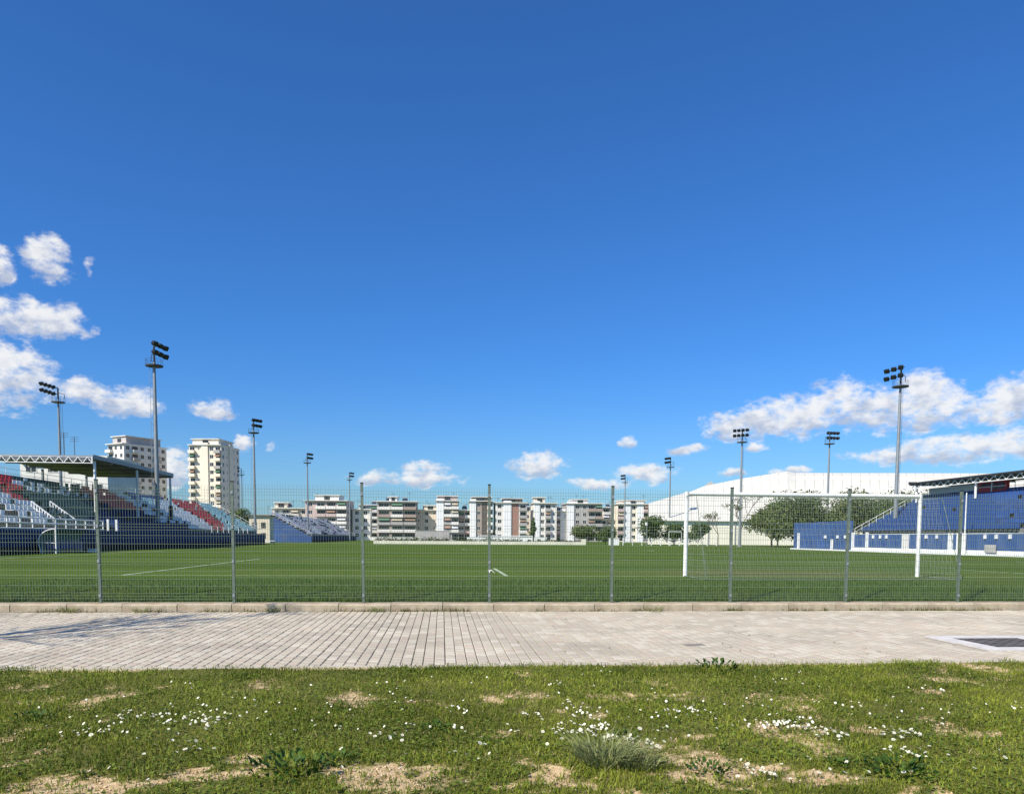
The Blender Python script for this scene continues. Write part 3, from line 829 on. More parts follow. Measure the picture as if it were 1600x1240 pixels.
# ------------------------------------------------------------------ goals
def goal(lab, x, y, z, w, h, r, depth, name='football_goal', net=True, rz=0.0, group=None):
    t = thing(name, lab, 'goal', (x, y, z), rz, group)
    for sx in (-1, 1):
        s = MB(); s.bar((sx * (w / 2 + r), 0, -.05), (sx * (w / 2 + r), 0, h + r * 2), r, 12); s.build('goal_post', M_white, t, smooth=False)
    s = MB(); s.bar((-w / 2, 0, h + r), (w / 2, 0, h + r), r, 12); s.build('crossbar', M_white, t)
    if net:
        for sx in (-1, 1):
            s = MB(); X = sx * (w / 2 + .1)
            s.bar((X, -.06, h - .02), (X, -1.0, h - .05), .010, 6); s.bar((X, -1.0, h - .05), (X, -depth, .03), .010, 6); s.bar((X, -depth, .02), (X, 0, .02), .012, 6)
            s.build('net_support', M_fence, t)
        s = MB(); s.bar((-w / 2 - .1, -depth, .03), (w / 2 + .1, -depth, .03), .012, 6); s.build('ground_bar', M_fence, t)
        s = MB(); cr = .0015
        prof = [(0, h), (-.9, h - .06), (-1.05, h * .80), (-1.45, h * .4), (-depth, .03)]
        def at(u):
            u *= 4; i = min(3, int(u)); f = u - i
            return prof[i][0] * (1 - f) + prof[i + 1][0] * f, prof[i][1] * (1 - f) + prof[i + 1][1] * f
        nx = 54
        for i in range(nx + 1):
            X = -w / 2 + w * i / nx
            for j in range(4): s.bar((X, prof[j][0], prof[j][1]), (X, prof[j + 1][0], prof[j + 1][1]), cr, 3, caps=False)
        for j in range(25):
            a, b = at(j / 24); pa = None
            for i in range(9):
                X = -w / 2 + w * i / 8; p = (X, a, b - .03 * math.sin(i * math.pi / 8) * (j < 16))
                if pa: s.bar(pa, p, cr, 3, caps=False)
                pa = p
        for sx in (-1, 1):
            X = sx * w / 2
            for j in range(1, 14):
                zz = h * j / 14
                yb = -depth + (depth - 1.05) * min(1, zz / (h * .8))
                s.bar((X, 0, zz), (X, yb, zz), cr, 3, caps=False)
            for j in range(1, 11):
                yy = -depth * j / 11
                zt = h - .05 if yy > -1 else h * .8 * (yy + depth) / (depth - 1.05)
                s.bar((X, yy, .02), (X, yy, max(.05, zt)), cr, 3, caps=False)
        s.build('net', M_net, t)
    return t


goal('white full size football goal with net standing close behind the fence', GX, GY, PZ, 7.32, 2.44, .06, 2.0)
goal('wide low white goal frame at the far end of the pitch', 10.6, 129.5, PZ - .1, 9.0, 1.45, .07, 1.0, net=False)
goal('small white training goal frame standing before the dark far trees', 36.4, 118, PZ, 1.9, 2.2, .05, 1.0, net=False)


# ------------------------------------------------------------------ stands
def seat_mesh(sg, m):
    s = MB(); s.box(-.2, .22, -.21, .21, .36, .41); k = len(s.v)
    s.box(-.26, -.2, -.21, .21, .38, .74)
    s.v = [(x * sg, y, z) for x, y, z in s.v]
    if sg < 0: s.f = [tuple(reversed(f)) for f in s.f]
    return s.mesh('seat', m)


def seat_geom(s, x, y, z, sg, m):
    a, b = sorted((x - .2 * sg, x + .22 * sg)); s.box(a, b, y - .21, y + .21, z + .36, z + .41, m)
    a, b = sorted((x - .26 * sg, x - .2 * sg)); s.box(a, b, y - .21, y + .21, z + .38, z + .74, m)


SM = [M_teal, M_wht_s, M_red, M_blue, M_cyan, M_navy, M_lilac]
CODE = {'K': 0, 'W': 1, 'R': 2, 'B': 3, 'C': 4, 'N': 5, 'L': 6}


def stand(name, lab, xf, sg, y0, y1, rows, colour, wallm, wall_h=1.4, keep=300, pitch=.5, backm=M_navy, panels=2.0, aisles=()):
    """tiered stand: front wall at xf, tiers climbing away from the field; sg = +1 when the seats look towards +X"""
    t = thing(name, lab, 'stand', (xf, y0, PZ))
    L = y1 - y0
    n = int(L / panels); pw = L / n
    pmesh = MB(); a, b = sorted((0, -.12 * sg)); pmesh.box(a, b, .012, pw - .012, .42, wall_h); pmesh = pmesh.mesh('wall_panel', wallm)
    qmesh = MB(); a, b = sorted((-.02 * sg, -.14 * sg)); qmesh.box(a, b, .0, pw, .0, .415); qmesh = qmesh.mesh('plinth_panel', M_navyd if sg > 0 else M_white)
    for i in range(n):
        link('wall_panel', pmesh, t, (0, i * pw, random.gauss(0, .006)))
        link('plinth_panel', qmesh, t, (0, i * pw, 0))
    # tiers
    s = MB(); prof = [(-.145 * sg, 0), (-.145 * sg, wall_h - .35)]
    for r in range(rows):
        x = -(.5 + .75 * r) * sg; z = wall_h - .35 + .41 * r
        prof += [(x, z), (x, z + .41)]
    xe = -(.5 + .75 * rows) * sg; ze = wall_h - .35 + .41 * rows
    prof += [(xe, ze), (xe, 0)]
    if sg > 0: prof = prof[::-1]
    s.prism(prof[::-1] if sg > 0 else prof[::-1], 0, L)
    s.build('terrace', M_step, t)
    s = MB(); a, b = sorted((xe - .01 * sg, xe - .16 * sg)); s.box(a, b, 0, L, 0, ze + .12); s.build('back_wall', backm, t)
    # seats
    cand = []
    for r in range(rows):
        x = -(.5 + .75 * r + .42) * sg; z = wall_h - .35 + .41 * (r + 1)
        k = int(L / pitch)
        for i in range(k):
            y = (i + .5) * pitch
            if any(abs(y + y0 - a) < .7 for a in aisles): continue
            c = colour(y + y0, r)
            if c is None: continue
            cand.append(((x + xf) ** 2 + (y + y0) ** 2 if abs(x + xf) < .72 * (y + y0) + 2 else 1e9, x, y, z, c))
    cand.sort()
    sm = {}
    rest = MB()
    for i, (_, x, y, z, c) in enumerate(cand):
        if i < keep:
            if c not in sm: sm[c] = seat_mesh(sg, SM[c])
            link('seat', sm[c], t, (x, y, z))
        else: seat_geom(rest, x, y, z, sg, c)
    if rest.f: kind(rest.build('seat_rows', SM, t), 'stuff')
    # back rail
    s = MB()
    for zz in (.9, 1.25): s.bar((xe - .08 * sg, 0, ze + zz), (xe - .08 * sg, L, ze + zz), .02, 5)
    for i in range(int(L / 2) + 1): s.bar((xe - .08 * sg, i * 2, ze + .5), (xe - .08 * sg, i * 2, ze + 1.25), .02, 5)
    s.build('back_rail', M_white, t)
    # end rail stepping down the far end
    for yy in (.1, L - .1):
        s = MB(); pa = None
        for r in range(rows + 1):
            p = (-(.3 + .75 * r) * sg, yy, wall_h + .41 * r + .65)
            s.bar((p[0], yy, p[2] - .75), p, .022, 5)
            if pa:
                s.bar(pa, p, .025, 5); s.bar((pa[0], pa[1], pa[2] - .35), (p[0], p[1], p[2] - .35), .016, 4)
            pa = p
        s.build('end_rail', M_white, t)
    return t, xe, ze


def stand_roof(t, sg, ya, yb, xa, xb, z, front_truss, col_x, truss_end):
    """flat sheet roof; coordinates local to the stand"""
    s = MB(); a, b = sorted((xa, xb)); s.box(a, b, ya, yb, z, z + (.16 if truss_end else .08)); rf = s.build('roof', M_rooft, t)
    s = MB(); s.box(a - .05, b + .05, ya - .1, ya - .004, z - .02, z + .22); s.box(a - .05, b + .05, yb + .004, yb + .1, z - .02, z + .22)
    xo = xa + .06 * sg; fz = .30 if truss_end else .10
    s.box(min(xa + .004 * sg, xo), max(xa + .004 * sg, xo), ya, yb, z - .02, z + fz)
    s.build('fascia', M_dark if front_truss else M_galv, rf)
    s = MB(); nrib = int((yb - ya) / 3.0)
    for i in range(nrib + 1):
        y = ya + (yb - ya) * i / nrib; s.box(a, b, y - .05, y + .05, z - .16, z - .003)
    s.build('purlin', M_rooft, rf)
    s = MB()
    if truss_end:
        yy = ya - .12; k = 12; w = (b - a) / k
        s.bar((a, yy, z - .36), (b, yy, z - .36), .04, 4); s.bar((a, yy, z + .10), (b, yy, z + .10), .02, 4)
        for i in range(k):
            s.bar((a + i * w, yy, z - .36), (a + (i + .5) * w, yy, z + .10), .032, 4); s.bar((a + (i + .5) * w, yy, z + .10), (a + (i + 1) * w, yy, z - .36), .032, 4)
        s.bar((b, yy, z - .39), (b, yy, z + .12), .05, 4)
    if front_truss:
        xx = xa - .25 * sg; L = yb - ya; k = int(L / 1.0); w = L / k
        s.bar((xx, ya, z - .50), (xx, yb, z - .50), .05, 4)
        for i in range(k):
            s.bar((xx, ya + i * w, z - .50), (xx, ya + (i + .5) * w, z - .06), .04, 4); s.bar((xx, ya + (i + .5) * w, z - .06), (xx, ya + (i + 1) * w, z - .50), .04, 4)
    s.build('truss', M_white, rf)
    for y in (ya + .5, (ya + yb) / 2, yb - .5):
        s = MB(); s.bar((col_x, y, 1.2), (col_x, y, z - .16), .10, 8)
        s.build('roof_column', M_white, t)
        s = MB(); s.bar((xb + .3 * sg, y, 0), (xb + .3 * sg, y, z - .16), .12, 6)
        s.build('rear_column', M_galv, t)


ROWS = ['KKKWWWWWWWKKKKNNNNNNNNKKWWWWWWWWWWRRRCCCCCCCCCCC', 'KKKKWWWWWWWKKKKNNNNNNNNNWWWWWWWWWWWRRRRCCCCCCCCC', 'KKKKKWWWWWWKKKKKKNNNNNNNNNWWWWWWWWWWRRRRCCCCCCCC', 'KKKKKWWWWWWWKKKKKKNNNNNNNWWWWWWWWWWWRRRRKCCCCCCC', 'KKKKKKWWWWWRKKKKKKKNNRRRRRWWWWWWWWWWRRRRRCCCCCCC',
        'KKKKKKKWWWWRRKKKKKKKRRRRRRWWWWWWWWWWRRRRRRCCCCCC', 'KKKKKKKKKRRRRRKKKKKKKRRRRRWWWCCWWWWWRRRRRRCCCCCC', 'KKKKKKKKKKRRRRKKKKKKKRRRRRWWBBCCWWWWRRRRRRRCCCCC', 'KKKKKKKKKKKRRRRKKKKKKKRRRRWWKBBBBBBBKRRRRRRRCCCC', 'KKKKKKKKKKKRRKKKKKKKKKKRRKKKKBBBBBBBKKRRRRRRCCCC']
SCRIB = {7: '110010110000011010000101', 6: '001101010001101001101000'}


def col_left(y, r):
    k = min(47, max(0, int((y - 38) / 1.5))); c = ROWS[r][k]
    if c == 'K' and r in SCRIB:
        j = int((y - (59.5 - (7 - r) * 1.2)) / .5)
        if 0 <= j < 24 and SCRIB[r][j] == '1': return 1
    if random.random() < .015: c = random.choice('WKNC')
    if random.random() < .03: return None
    return CODE[c]


XL, XR = -24.6, 41.5
lst, xe, ze = stand('spectator_stand', 'left stand with red, white and dark teal seats under a dark flat roof', XL, 1, 38, 110, 9, col_left, M_navy, aisles=(50.2, 56.5, 68, 80, 92, 101))
stand_roof(lst, 1, 62.8 - 38, 80.6 - 38, -27.0 - XL, -35.4 - XL, 7.35 - PZ, False, -27.1 - XL, True)
# thin dark header rail along the front wall
s = MB(); s.box(-.06, .03, 0, 72, 1.402, 1.46); s.build('wall_coping', M_bluep, lst)
s = MB(); s.bar((.03, 0, .92), (.03, 72, .92), .012, 4); s.build('wall_line', M_wht_s, lst)
# front guard rail of the near part, stair rails
s = MB()
for zz in (1.52, 1.84, 2.16): s.bar((-.35, 6, zz), (-.35, 21.5, zz), .045, 6)
for i in range(12): s.bar((-.35, 6.0 + i * 1.4, 1.4), (-.35, 6.0 + i * 1.4, 2.2), .05, 6)
s.build('guard_rail', M_white, lst)
for (top, bot) in (((-27.2, 54.0, 3.65), (-25.7, 54.0, 2.45)), ((-27.7, 57.5, 3.80), (-26.0, 57.5, 2.5))):
    s = MB(); top = Vector((top[0] - XL, top[1] - 38, top[2] - PZ)); bot = Vector((bot[0] - XL, bot[1] - 38, bot[2] - PZ)); dn = Vector((0, 0, -1.0))
    s.bar(top, bot, .045, 6); s.bar(top + dn, bot + dn * .85, .04, 6); s.bar(top, top + dn * 1.25, .05, 6); s.bar(bot, bot + dn * 1.1, .05, 6)
    for i in range(1, 9):
        f = i / 9; s.bar(top.lerp(bot, f), top.lerp(bot, f) + dn * .95, .04, 4)
    for k in (.33, .66): s.bar(top + dn * k, bot + dn * k * .9, .036, 4)
    s.build('stair_rail', M_white, lst)
for (y, h) in ((21.9, .85), (23.4, .85)):
    s = MB(); s.box(-.3, -.16, y, y + .14, 1.46, 1.46 + h); s.build('rail_post', M_white, lst)
s = MB(); s.box(-1.4, -.18, 23.8, 40, 1.465, 2.3); s.build('tunnel_screen', M_navy, lst)
for i in range(9):
    s = MB(); s.bar((-.3, 46 + i * 2.2, 1.4), (-.3, 46 + i * 2.2, 2.15), .04, 5); s.build('rail_post', M_white, lst)
s = MB(); s.bar((-.3, 46, 2.15), (-.3, 71.5, 2.15), .03, 5); s.build('guard_rail', M_white, lst)
# lower part of far column wrapped dark
s = MB(); s.bar((-2.5, 42.1, 2.3), (-2.5, 42.1, 4.1), .2, 8); s.build('column_sleeve', M_black, lst)


def col_right(y, r):
    if random.random() < .006: return None
    return 3


rst, xe2, ze2 = stand('spectator_stand', 'right stand of blue seats behind a blue wall with a white kerb', XR, -1, 42, 75, 9, col_right, M_bluep, wall_h=1.65, backm=M_bluep)
stand_roof(rst, -1, 56 - 42, 74.2 - 42, 47 - XR, 53.6 - XR, 7.1 - PZ, True, 47.5 - XR, False)
s = MB(); s.box(-.35, -.15, 0, 46, -.02, .14); s.build('white_kerb', M_white, rst)
s = MB(); s.bar((.02, 0, 1.69), (.02, 33, 1.69), .035, 5); s.build('wall_coping', M_wht_s, rst)
for (y, w, h, m, nm) in ((23.2, .8, 1.7, M_offw, 'white_door'), (15.7, .9, 1.75, M_white, 'white_door'), (17.3, .35, 1.75, M_white, 'white_pillar'), (44.3, .25, 1.9, M_white, 'white_pillar'), (32.4, .2, 1.9, M_white, 'white_pillar'), (29.8, .2, 1.9, M_white, 'white_pillar'), (36.6, .2, 1.2, M_white, 'white_pillar')):
    s = MB(); s.box(-.2, -.005, y, y + w, 0, h); s.build(nm, m, rst)
s = MB(); s.box(-.30, -.21, 12.1, 13.2, .25, .85); s.build('notice_board', M_greyp, rst)
for y in (10.8, 12.2, 13.4, 19.2, 20.6, 26.6, 27.6, 28.8, 34.0, 35.6, 38.2):
    s = MB(); s.box(-.12, .06, y, y + .22, 1.3, 1.62); s.build('wall_lamp', M_white, rst)
rb = MB(); rb.box(xe2 - .2, xe2 + .1, 20.7, 24.2, ze2 + .5, ze2 + 1.45)
cab = rb.build('press_box', M_redbox, rst)
for (ya, za) in ((20.95, 1.02), (22.55, 1.02), (20.95, .66)):
    s = MB(); s.box(xe2 - .24, xe2 - .21, ya, ya + 1.35, ze2 + za, ze2 + za + .22); s.build('pane', M_glass, cab)
s = MB(); s.box(xe2 - .26, xe2 - .225, 22.37, 22.5, ze2 + .5, ze2 + 1.45); s.box(xe2 - .222, xe2 - .212, 20.7, 24.2, ze2 + .92, ze2 + .98); s.build('mullion', M_white, cab)
s = MB(); s.box(xe2 - .05, xe2 + .08, 24.5, 31.5, ze2 + .5, ze2 + 1.35); s.build('back_screen', M_offw, rst)
s = MB()
for i in range(7):
    s = MB(); s.box(.05, .17, 33.03 + i * 1.86, 34.86 + i * 1.86, .14, 3.1 + random.uniform(-.03, .03)); s.build('screen_panel', M_bluep, rst)
bn = MB()  # added coloured strips standing in for a tree seen through the stand
for i in range(8): bn.box(5.3 + .01 * (i % 2), 5.34 + .01 * (i % 2), 16.6 + i * .36, 16.6 + i * .36 + .355, 2.9 + .1 * math.sin(i), 4.2, i % 3)
bn.build('tree_patch', [mat('green_patch', (.10, .16, .05), .9, .4, 1.5), mat('ochre_patch', (.24, .19, .05), .9, .4, 1.5), mat('olive_patch', (.12, .13, .05), .9, .4, 1.5)], rst)


def col_far(y, r):
    u = fbm(np.array([y * .25]), np.array([r * .8]), 4, 2)[0]
    return None if random.random() < .04 else (6 if u < .5 else 1 if u < .62 else 5)


fst, xe3, ze3 = stand('spectator_stand', 'far left stand with pale lilac seats and a blue end wall', -24.8, 1, 151, 226, 10, col_far, M_navy, keep=0, panels=6, wall_h=1.2, aisles=(165, 180, 195, 210))
s = MB(); s.prism([(-8.0, 0), (-.2, 0), (-.2, 1.0), (-7.9, 5.1), (-8.0, 5.1)], -.3, -.05); s.build('end_wall', M_bluep, fst)

# dugout
dg = thing('team_dugout', 'clear walled team dugout with a curved white end frame before the left stand', 'dugout', (-23.3, 48.9, PZ - .05))
for y in (0,):
    s = MB(); pa = None
    for i in range(9):
        a = math.pi / 2 * i / 8; p = (-1.05 * math.sin(a), y, .72 + .82 * math.cos(a))
        if pa: s.bar(pa, p, .035, 6)
        pa = p
    s.bar((0, y, 0), (0, y, 1.56), .05, 8); s.bar((-1.05, y, .72), (-.85, y, 0), .03, 6); s.bar((-1.05, y, .72), (0, y, .68), .02, 5)
    s.build('end_frame', M_white, dg)
s = MB()
for i in range(8):
    a = math.pi / 2 * i / 8; b = math.pi / 2 * (i + 1) / 8
    s.face([(-1.05 * math.sin(a), .05, .72 + .82 * math.cos(a)), (-1.05 * math.sin(b), .05, .72 + .82 * math.cos(b)), (-1.05 * math.sin(b), 5.35, .72 + .82 * math.cos(b)), (-1.05 * math.sin(a), 5.35, .72 + .82 * math.cos(a))])
s.build('shelter_shell', M_poly, dg)
s = MB(); s.box(-.95, -.85, .05, 5.35, .02, .7); s.build('back_panel', M_poly, dg)
for k in range(8):
    s = MB(); s.box(-.72, -.34, .35 + k * .6, .80 + k * .6, .30, .36); s.box(-.78, -.72, .35 + k * .6, .80 + k * .6, .32, .78); s.bar((-.55, .57 + k * .6, 0), (-.55, .57 + k * .6, .3), .03, 5)
    s.build('bench_seat', M_blue, dg)
s = MB(); s.box(-.22, .22, -.15, .15, 0, .2); s.box(-.24, .24, -.17, .17, .2, .25)
tag(s.build('cool_box', M_white, None, loc=(-22.9, 52.8, PZ)), 'small white cool box on the grass in front of the dugout', 'box')


# ------------------------------------------------------------------ floodlight masts
def lamp_mesh():
    s = MB(); s.box(-.10, .14, -.22, .22, -.19, .19); s.box(-.26, -.10, -.13, .13, -.11, .11); s.box(.145, .155, -.20, .20, -.17, .17, 1); s.box(-.05, .05, -.26, -.223, -.05, .05)
    return s.mesh('floodlight', [M_black, M_glass])


LAMP = lamp_mesh()


def mast(lab, x, y, h, rz, tilt=0.0, lamps=6, ladder=True, group='floodlight masts round the pitches', spread=.62, yoff=0.0):
    t = thing('floodlight_mast', lab, 'floodlight mast', (x, y, 0), rz, group)
    s = MB(); zs = [0, h * .33, h * .66, h - 1.6]; rs = [.22, .18, .145, .11]
    for i in range(3): s.bar((0, 0, zs[i]), (0, 0, zs[i + 1]), rs[i], 12, rs[i + 1])
    s.box(-.35, .35, -.35, .35, 0, .35)
    s.build('pole', M_galv, t)
    s = MB()
    s.bar((0, 0, h - 1.95), (0, 0, h - 1.85), .75, 14, .75)
    for k in range(10):
        a = k * .628; s.bar((.72 * math.cos(a), .72 * math.sin(a), h - 1.85), (.72 * math.cos(a), .72 * math.sin(a), h - 1.35), .012, 4)
    for k in range(10):
        a = k * .628; b = a + .628
        s.bar((.72 * math.cos(a), .72 * math.sin(a), h - 1.35), (.72 * math.cos(b), .72 * math.sin(b), h - 1.35), .012, 4)
    s.build('platform', M_dark, t)
    s = MB()
    n = lamps // 2; wv = spread * (n - 1) / 2 + .3
    for zz in (h - .95, h - .2): s.bar((.55, yoff - wv, zz + tilt * (yoff - wv)), (.55, yoff + wv, zz + tilt * (yoff + wv)), .05, 6)
    s.bar((0, 0, h - 1.75), (0, 0, h - .2), .09, 8); s.bar((0, 0, h - .95), (.55, 0, h - .95), .045, 6); s.bar((0, 0, h - .2), (.55, 0, h - .2), .045, 6)
    s.bar((-.6, .3, h - 1.4), (-.6, .3, h - .85), .03, 5); s.bar((-.6, .3, h - .85), (0, 0, h - .8), .03, 5)
    s.build('lamp_frame', M_dark, t)
    for zz in (h - .95, h - .2):
        for i in range(n):
            yy = (i - (n - 1) / 2) * spread + yoff
            link('floodlight', LAMP, t, (.72, yy, zz + tilt * yy), (0, RAD(38), random.uniform(-.25, .25)))
    if ladder:
        s = MB()
        for yy in (-.16, .16): s.bar((-.42, yy, 2.5), (-.36, yy, h - 1.9), .016, 4)
        for k in range(int((h - 5) / .6)): s.bar((-.41, -.16, 3 + k * .6), (-.41, .16, 3 + k * .6), .012, 4)
        s.build('ladder', M_galv, t)
    return t


mast('tallest looking mast, rising at the roofed left stand, black lamps turned right', -25.6, 72.3, 18.4, -.42, -.12)
mast('floodlight mast just right of the pale tower block on the left', -27, 114.5, 18.1, -.6)
mast('floodlight mast above the far left stand with lilac seats', -27, 158.6, 18.0, -.5, ladder=False)
mast('thin distant mast left of the brown balconied block', -24, 203.8, 18.0, -.5, ladder=False)
mast('mast rising behind the left stand roof with two slanted lamp rows', -46, 98.2, 19.2, RAD(240), -.28, 8, spread=.7, yoff=-.9)
mast('small distant mast close beside the pale tower block, lamps turned left', -52, 206.6, 19.1, RAD(200), .12, 6)
mast('near right mast before the blue stand, six black lamps turned left', 44.6, 72.5, 18.3, RAD(226), .18, yoff=-.5)
mast('mast before the white hall with its lamps turned both ways', 45, 113.4, 17.9, RAD(232), lamps=8)
mast('dark thin mast left of the white hall', 45.5, 151.6, 17.6, RAD(200), ladder=False)
mast('faint distant mast above the cream flats left of the hall', 46, 192, 17.4, RAD(200), ladder=False)
mast('mast behind the white hall roof with two slim lamp rows', 60, 115.8, 18.2, RAD(20), .15, 8, ladder=False)

# white flag pole by the right stand
s = MB(); s.bar((0, 0, 0), (0, 0, 4.9), .05, 8, .035)
tag(s.build('flag_pole', M_white, None, loc=(41.0, 57.2, PZ)), 'bare white pole standing before the blue wall at the right', 'pole')


# ------------------------------------------------------------------ far end of the pitch
s = MB(); s.prism([(-11.3, 0), (23.4, 0), (23.4, .52), (-11.3, .52)], 0, .25); s.box(23.4, 24.1, -.05, .3, 0, 1.0)
tag(s.build('low_wall', mat('cream_paint', (.66, .64, .50), .8, .1, .5, dirt=((.45, .43, .3), .4, .4)), None, loc=(0, 128, PZ)), 'long low cream wall across the far end of the pitch', 'wall')


def leaf_cloud(clumps, n, size, seed=0):
    """leaf-sized quads through the volume of several ellipsoid clumps, denser to the skin"""
    r = np.random.default_rng(seed)
    w = np.array([c[3] * c[4] * c[5] for c in clumps]) ** .7; w = w / w.sum()
    idx = r.choice(len(clumps), n, p=w); C = np.array(clumps)[idx]
    d = r.standard_normal((n, 3)); d /= np.linalg.norm(d, axis=1)[:, None]
    rad = np.clip(r.random(n) ** .45 + .10 * r.standard_normal(n), 0, 1.18)
    P = C[:, :3] + d * rad[:, None] * C[:, 3:6]
    a = r.standard_normal((n, 3)); a /= np.linalg.norm(a, axis=1)[:, None]
    b = np.cross(a, d + .6 * r.standard_normal((n, 3))); b /= np.linalg.norm(b, axis=1)[:, None] + 1e-6
    sz = size * (.5 + r.random(n))[:, None]
    V = np.stack([P - a * sz, P - b * sz * .55, P + a * sz, P + b * sz * .55], 1)
    rnd = np.clip(r.random(n) * .75 + .25 * ((idx * 37) % 10) / 10, 0, 1)
    return V.reshape(-1, 3), np.arange(n * 4).reshape(n, 4), np.repeat(rnd, 4)


def tree(lab, x, y, h, w, trunk_h, seed, n=1500, leaf=.22, m=None, name='tree', cat='tree', flat=.55, base=0.0):
    t = thing(name, lab, cat, (x, y, base))
    r = random.Random(seed)
    s = MB(); s.bar((0, 0, 0), (r.uniform(-.1, .1), 0, trunk_h), .05 * h * .45, 7, .03 * h * .45)
    cl = []; k = 9
    for i in range(k):
        a = i * 2.4 + r.uniform(-.4, .4); d = w * .5 * r.uniform(.25, .68)
        cz = trunk_h + (h - trunk_h) * r.uniform(.25, .78); cx, cy = math.cos(a) * d, math.sin(a) * d
        q = w * r.uniform(.20, .33); cl.append((cx, cy, cz, q, q, q * flat * 1.4))
        s.bar((0, 0, trunk_h * .8), (cx * .8, cy * .8, cz), .012 * h, 5, .005 * h)
    cl.append((0, 0, trunk_h + (h - trunk_h) * .55, w * .3, w * .3, (h - trunk_h) * .42))
    s.build('trunk', M_bark, t)
    V, F, R = leaf_cloud(cl, n, leaf, seed)
    link('crown', raw_mesh('crown', V, F, m or M_tree, R), t)
    return t


def hedge(lab, x0, x1, y, d, h, seed, m=None, name='hedge'):
    cl = []; r = random.Random(seed); k = max(3, int((x1 - x0) / 1.2))
    for i in range(k): cl.append(((x0 + (x1 - x0) * (i + .5) / k) - x0, 0, h * .45, .9, d * .5, h * r.uniform(.42, .6)))
    V, F, R = leaf_cloud(cl, int(220 * k), .12, seed)
    t = thing(name, lab, 'hedge', (x0, y, PZ - .1))
    link('foliage', raw_mesh('foliage', V, F, m or M_hedge, R), t)
    s = MB()
    for i in range(0, k, 2): s.bar(((x1 - x0) * (i + .5) / k, 0, 0), ((x1 - x0) * (i + .5) / k, 0, h * .5), .05, 5)
    s.build('stem', M_bark, t)
    return t


hedge('low clipped hedge behind the left half of the cream wall', -11.5, 1.0, 134, 1.2, 1.35, 1)
hedge('low scrubby hedge behind the low white goal frame', 2.0, 14.0, 136, 1.3, 1.2, 2)
hedge('dark low hedge behind the right end of the cream wall', 15.0, 24.5, 136, 1.3, 1.1, 3)

TREES = [('rounded dark tree in the gap right of the pale tower block', -34.8, 140, 6.6, 5.0, 1.8, 21, None),
         ('narrow dark cypress between two white blocks of flats', 16.8, 142, 5.2, 1.1, .4, 22, None),
         ('bushy dark tree left of the largest round tree', 29.5, 138, 3.9, 4.2, .9, 23, None),
         ('largest round dark tree in front of the cream flats', 36.4, 132, 5.6, 6.2, .9, 24, None),
         ('low dark tree at the left foot of the white hall', 41.0, 134, 4.2, 5.0, .8, 25, None),
         ('low tree by the left post of the near goal', 45.5, 134, 4.2, 4.4, .8, 26, None),
         ('small olive tree before the dark balconied flats', 26.0, 140, 4.0, 4.6, 1.0, 27, M_tree2),
         ('broad olive green tree, leftmost of the row over the right stand', 49.5, 112, 6.6, 8.4, 1.6, 31, M_tree2),
         ('tall broad tree, second from the left in the row over the right stand', 54.4, 114, 9.0, 9.6, 1.6, 32, None),
         ('broad tree, third in the row over the right stand', 59.8, 111, 8.9, 9.6, 1.5, 33, M_tree2),
         ('lighter green tree, fourth in the row over the right stand', 65.2, 110, 9.0, 9.8, 1.5, 34, None),
         ('olive tree at the right end of the row, half behind the blue stand', 70.8, 112, 8.9, 10.4, 1.5, 35, M_tree2),
         ('dense tree closing the first gap of the row over the right stand', 52.2, 116, 7.6, 8.0, 1.2, 41, None),
         ('dense tree closing the second gap of the row over the right stand', 57.2, 116, 8.2, 8.0, 1.2, 42, M_tree2),
         ('dense tree closing the third gap of the row over the right stand', 63.0, 115, 8.4, 8.6, 1.2, 43, None),
         ('rough tree beyond the white terrace at the far right', 77.5, 114, 7.0, 7.0, 1.5, 36, None)]
for (lab, x, y, h, w, th, sd, m) in TREES:
    tree(lab, x, y, h, w, th, sd, 5200 if y < 130 else 3000, .19 if y < 130 else .17, m)


def bare_tree(lab, x, y, h, seed, r0, levels=4, leaves=0, z=0.0, lean=(0, 0)):
    t = thing('bare_tree', lab, 'tree', (x, y, z)); r = random.Random(seed); s = MB(); b = MB(); tips = []
    def grow(p, d, L, rad, lv, mb):
        q = p + d * L
        mb.bar(p, q, rad, 6 if lv > 2 else 4, rad * .62, caps=False)
        if lv == 0: tips.append(q); return
        for i in range(3 if lv > 1 else 4):
            nd = (d + Vector((r.uniform(-.75, .75), r.uniform(-.75, .75), r.uniform(-.15, .5)))).normalized()
            grow(q, nd, L * r.uniform(.55, .8), rad * .6, lv - 1, b)
    grow(Vector((0, 0, -.05)), Vector((lean[0], lean[1], 1)).normalized(), h * .33, r0, levels, s)
    s.build('trunk', M_bark, t); b.build('branches', M_bark, t)
    if leaves:
        V, F, R = leaf_cloud([(p.x, p.y, p.z, .35, .35, .3) for p in tips], leaves, .13, seed)
        link('leaves', raw_mesh('leaves', V, F, M_tree2, R), t)
    return t


bare_tree('thin half bare tree standing against the white hall wall', 45.6, 114.5, 9.0, 3, .13, 4, 260)
bare_tree('slender nearly leafless tree before the middle of the white hall', 41.5, 113, 6.6, 8, .09, 4, 160)
bare_tree('leafless roadside tree at the left of the path', -9.7, 8.0, 7.8, 5, .13, 5, 0)
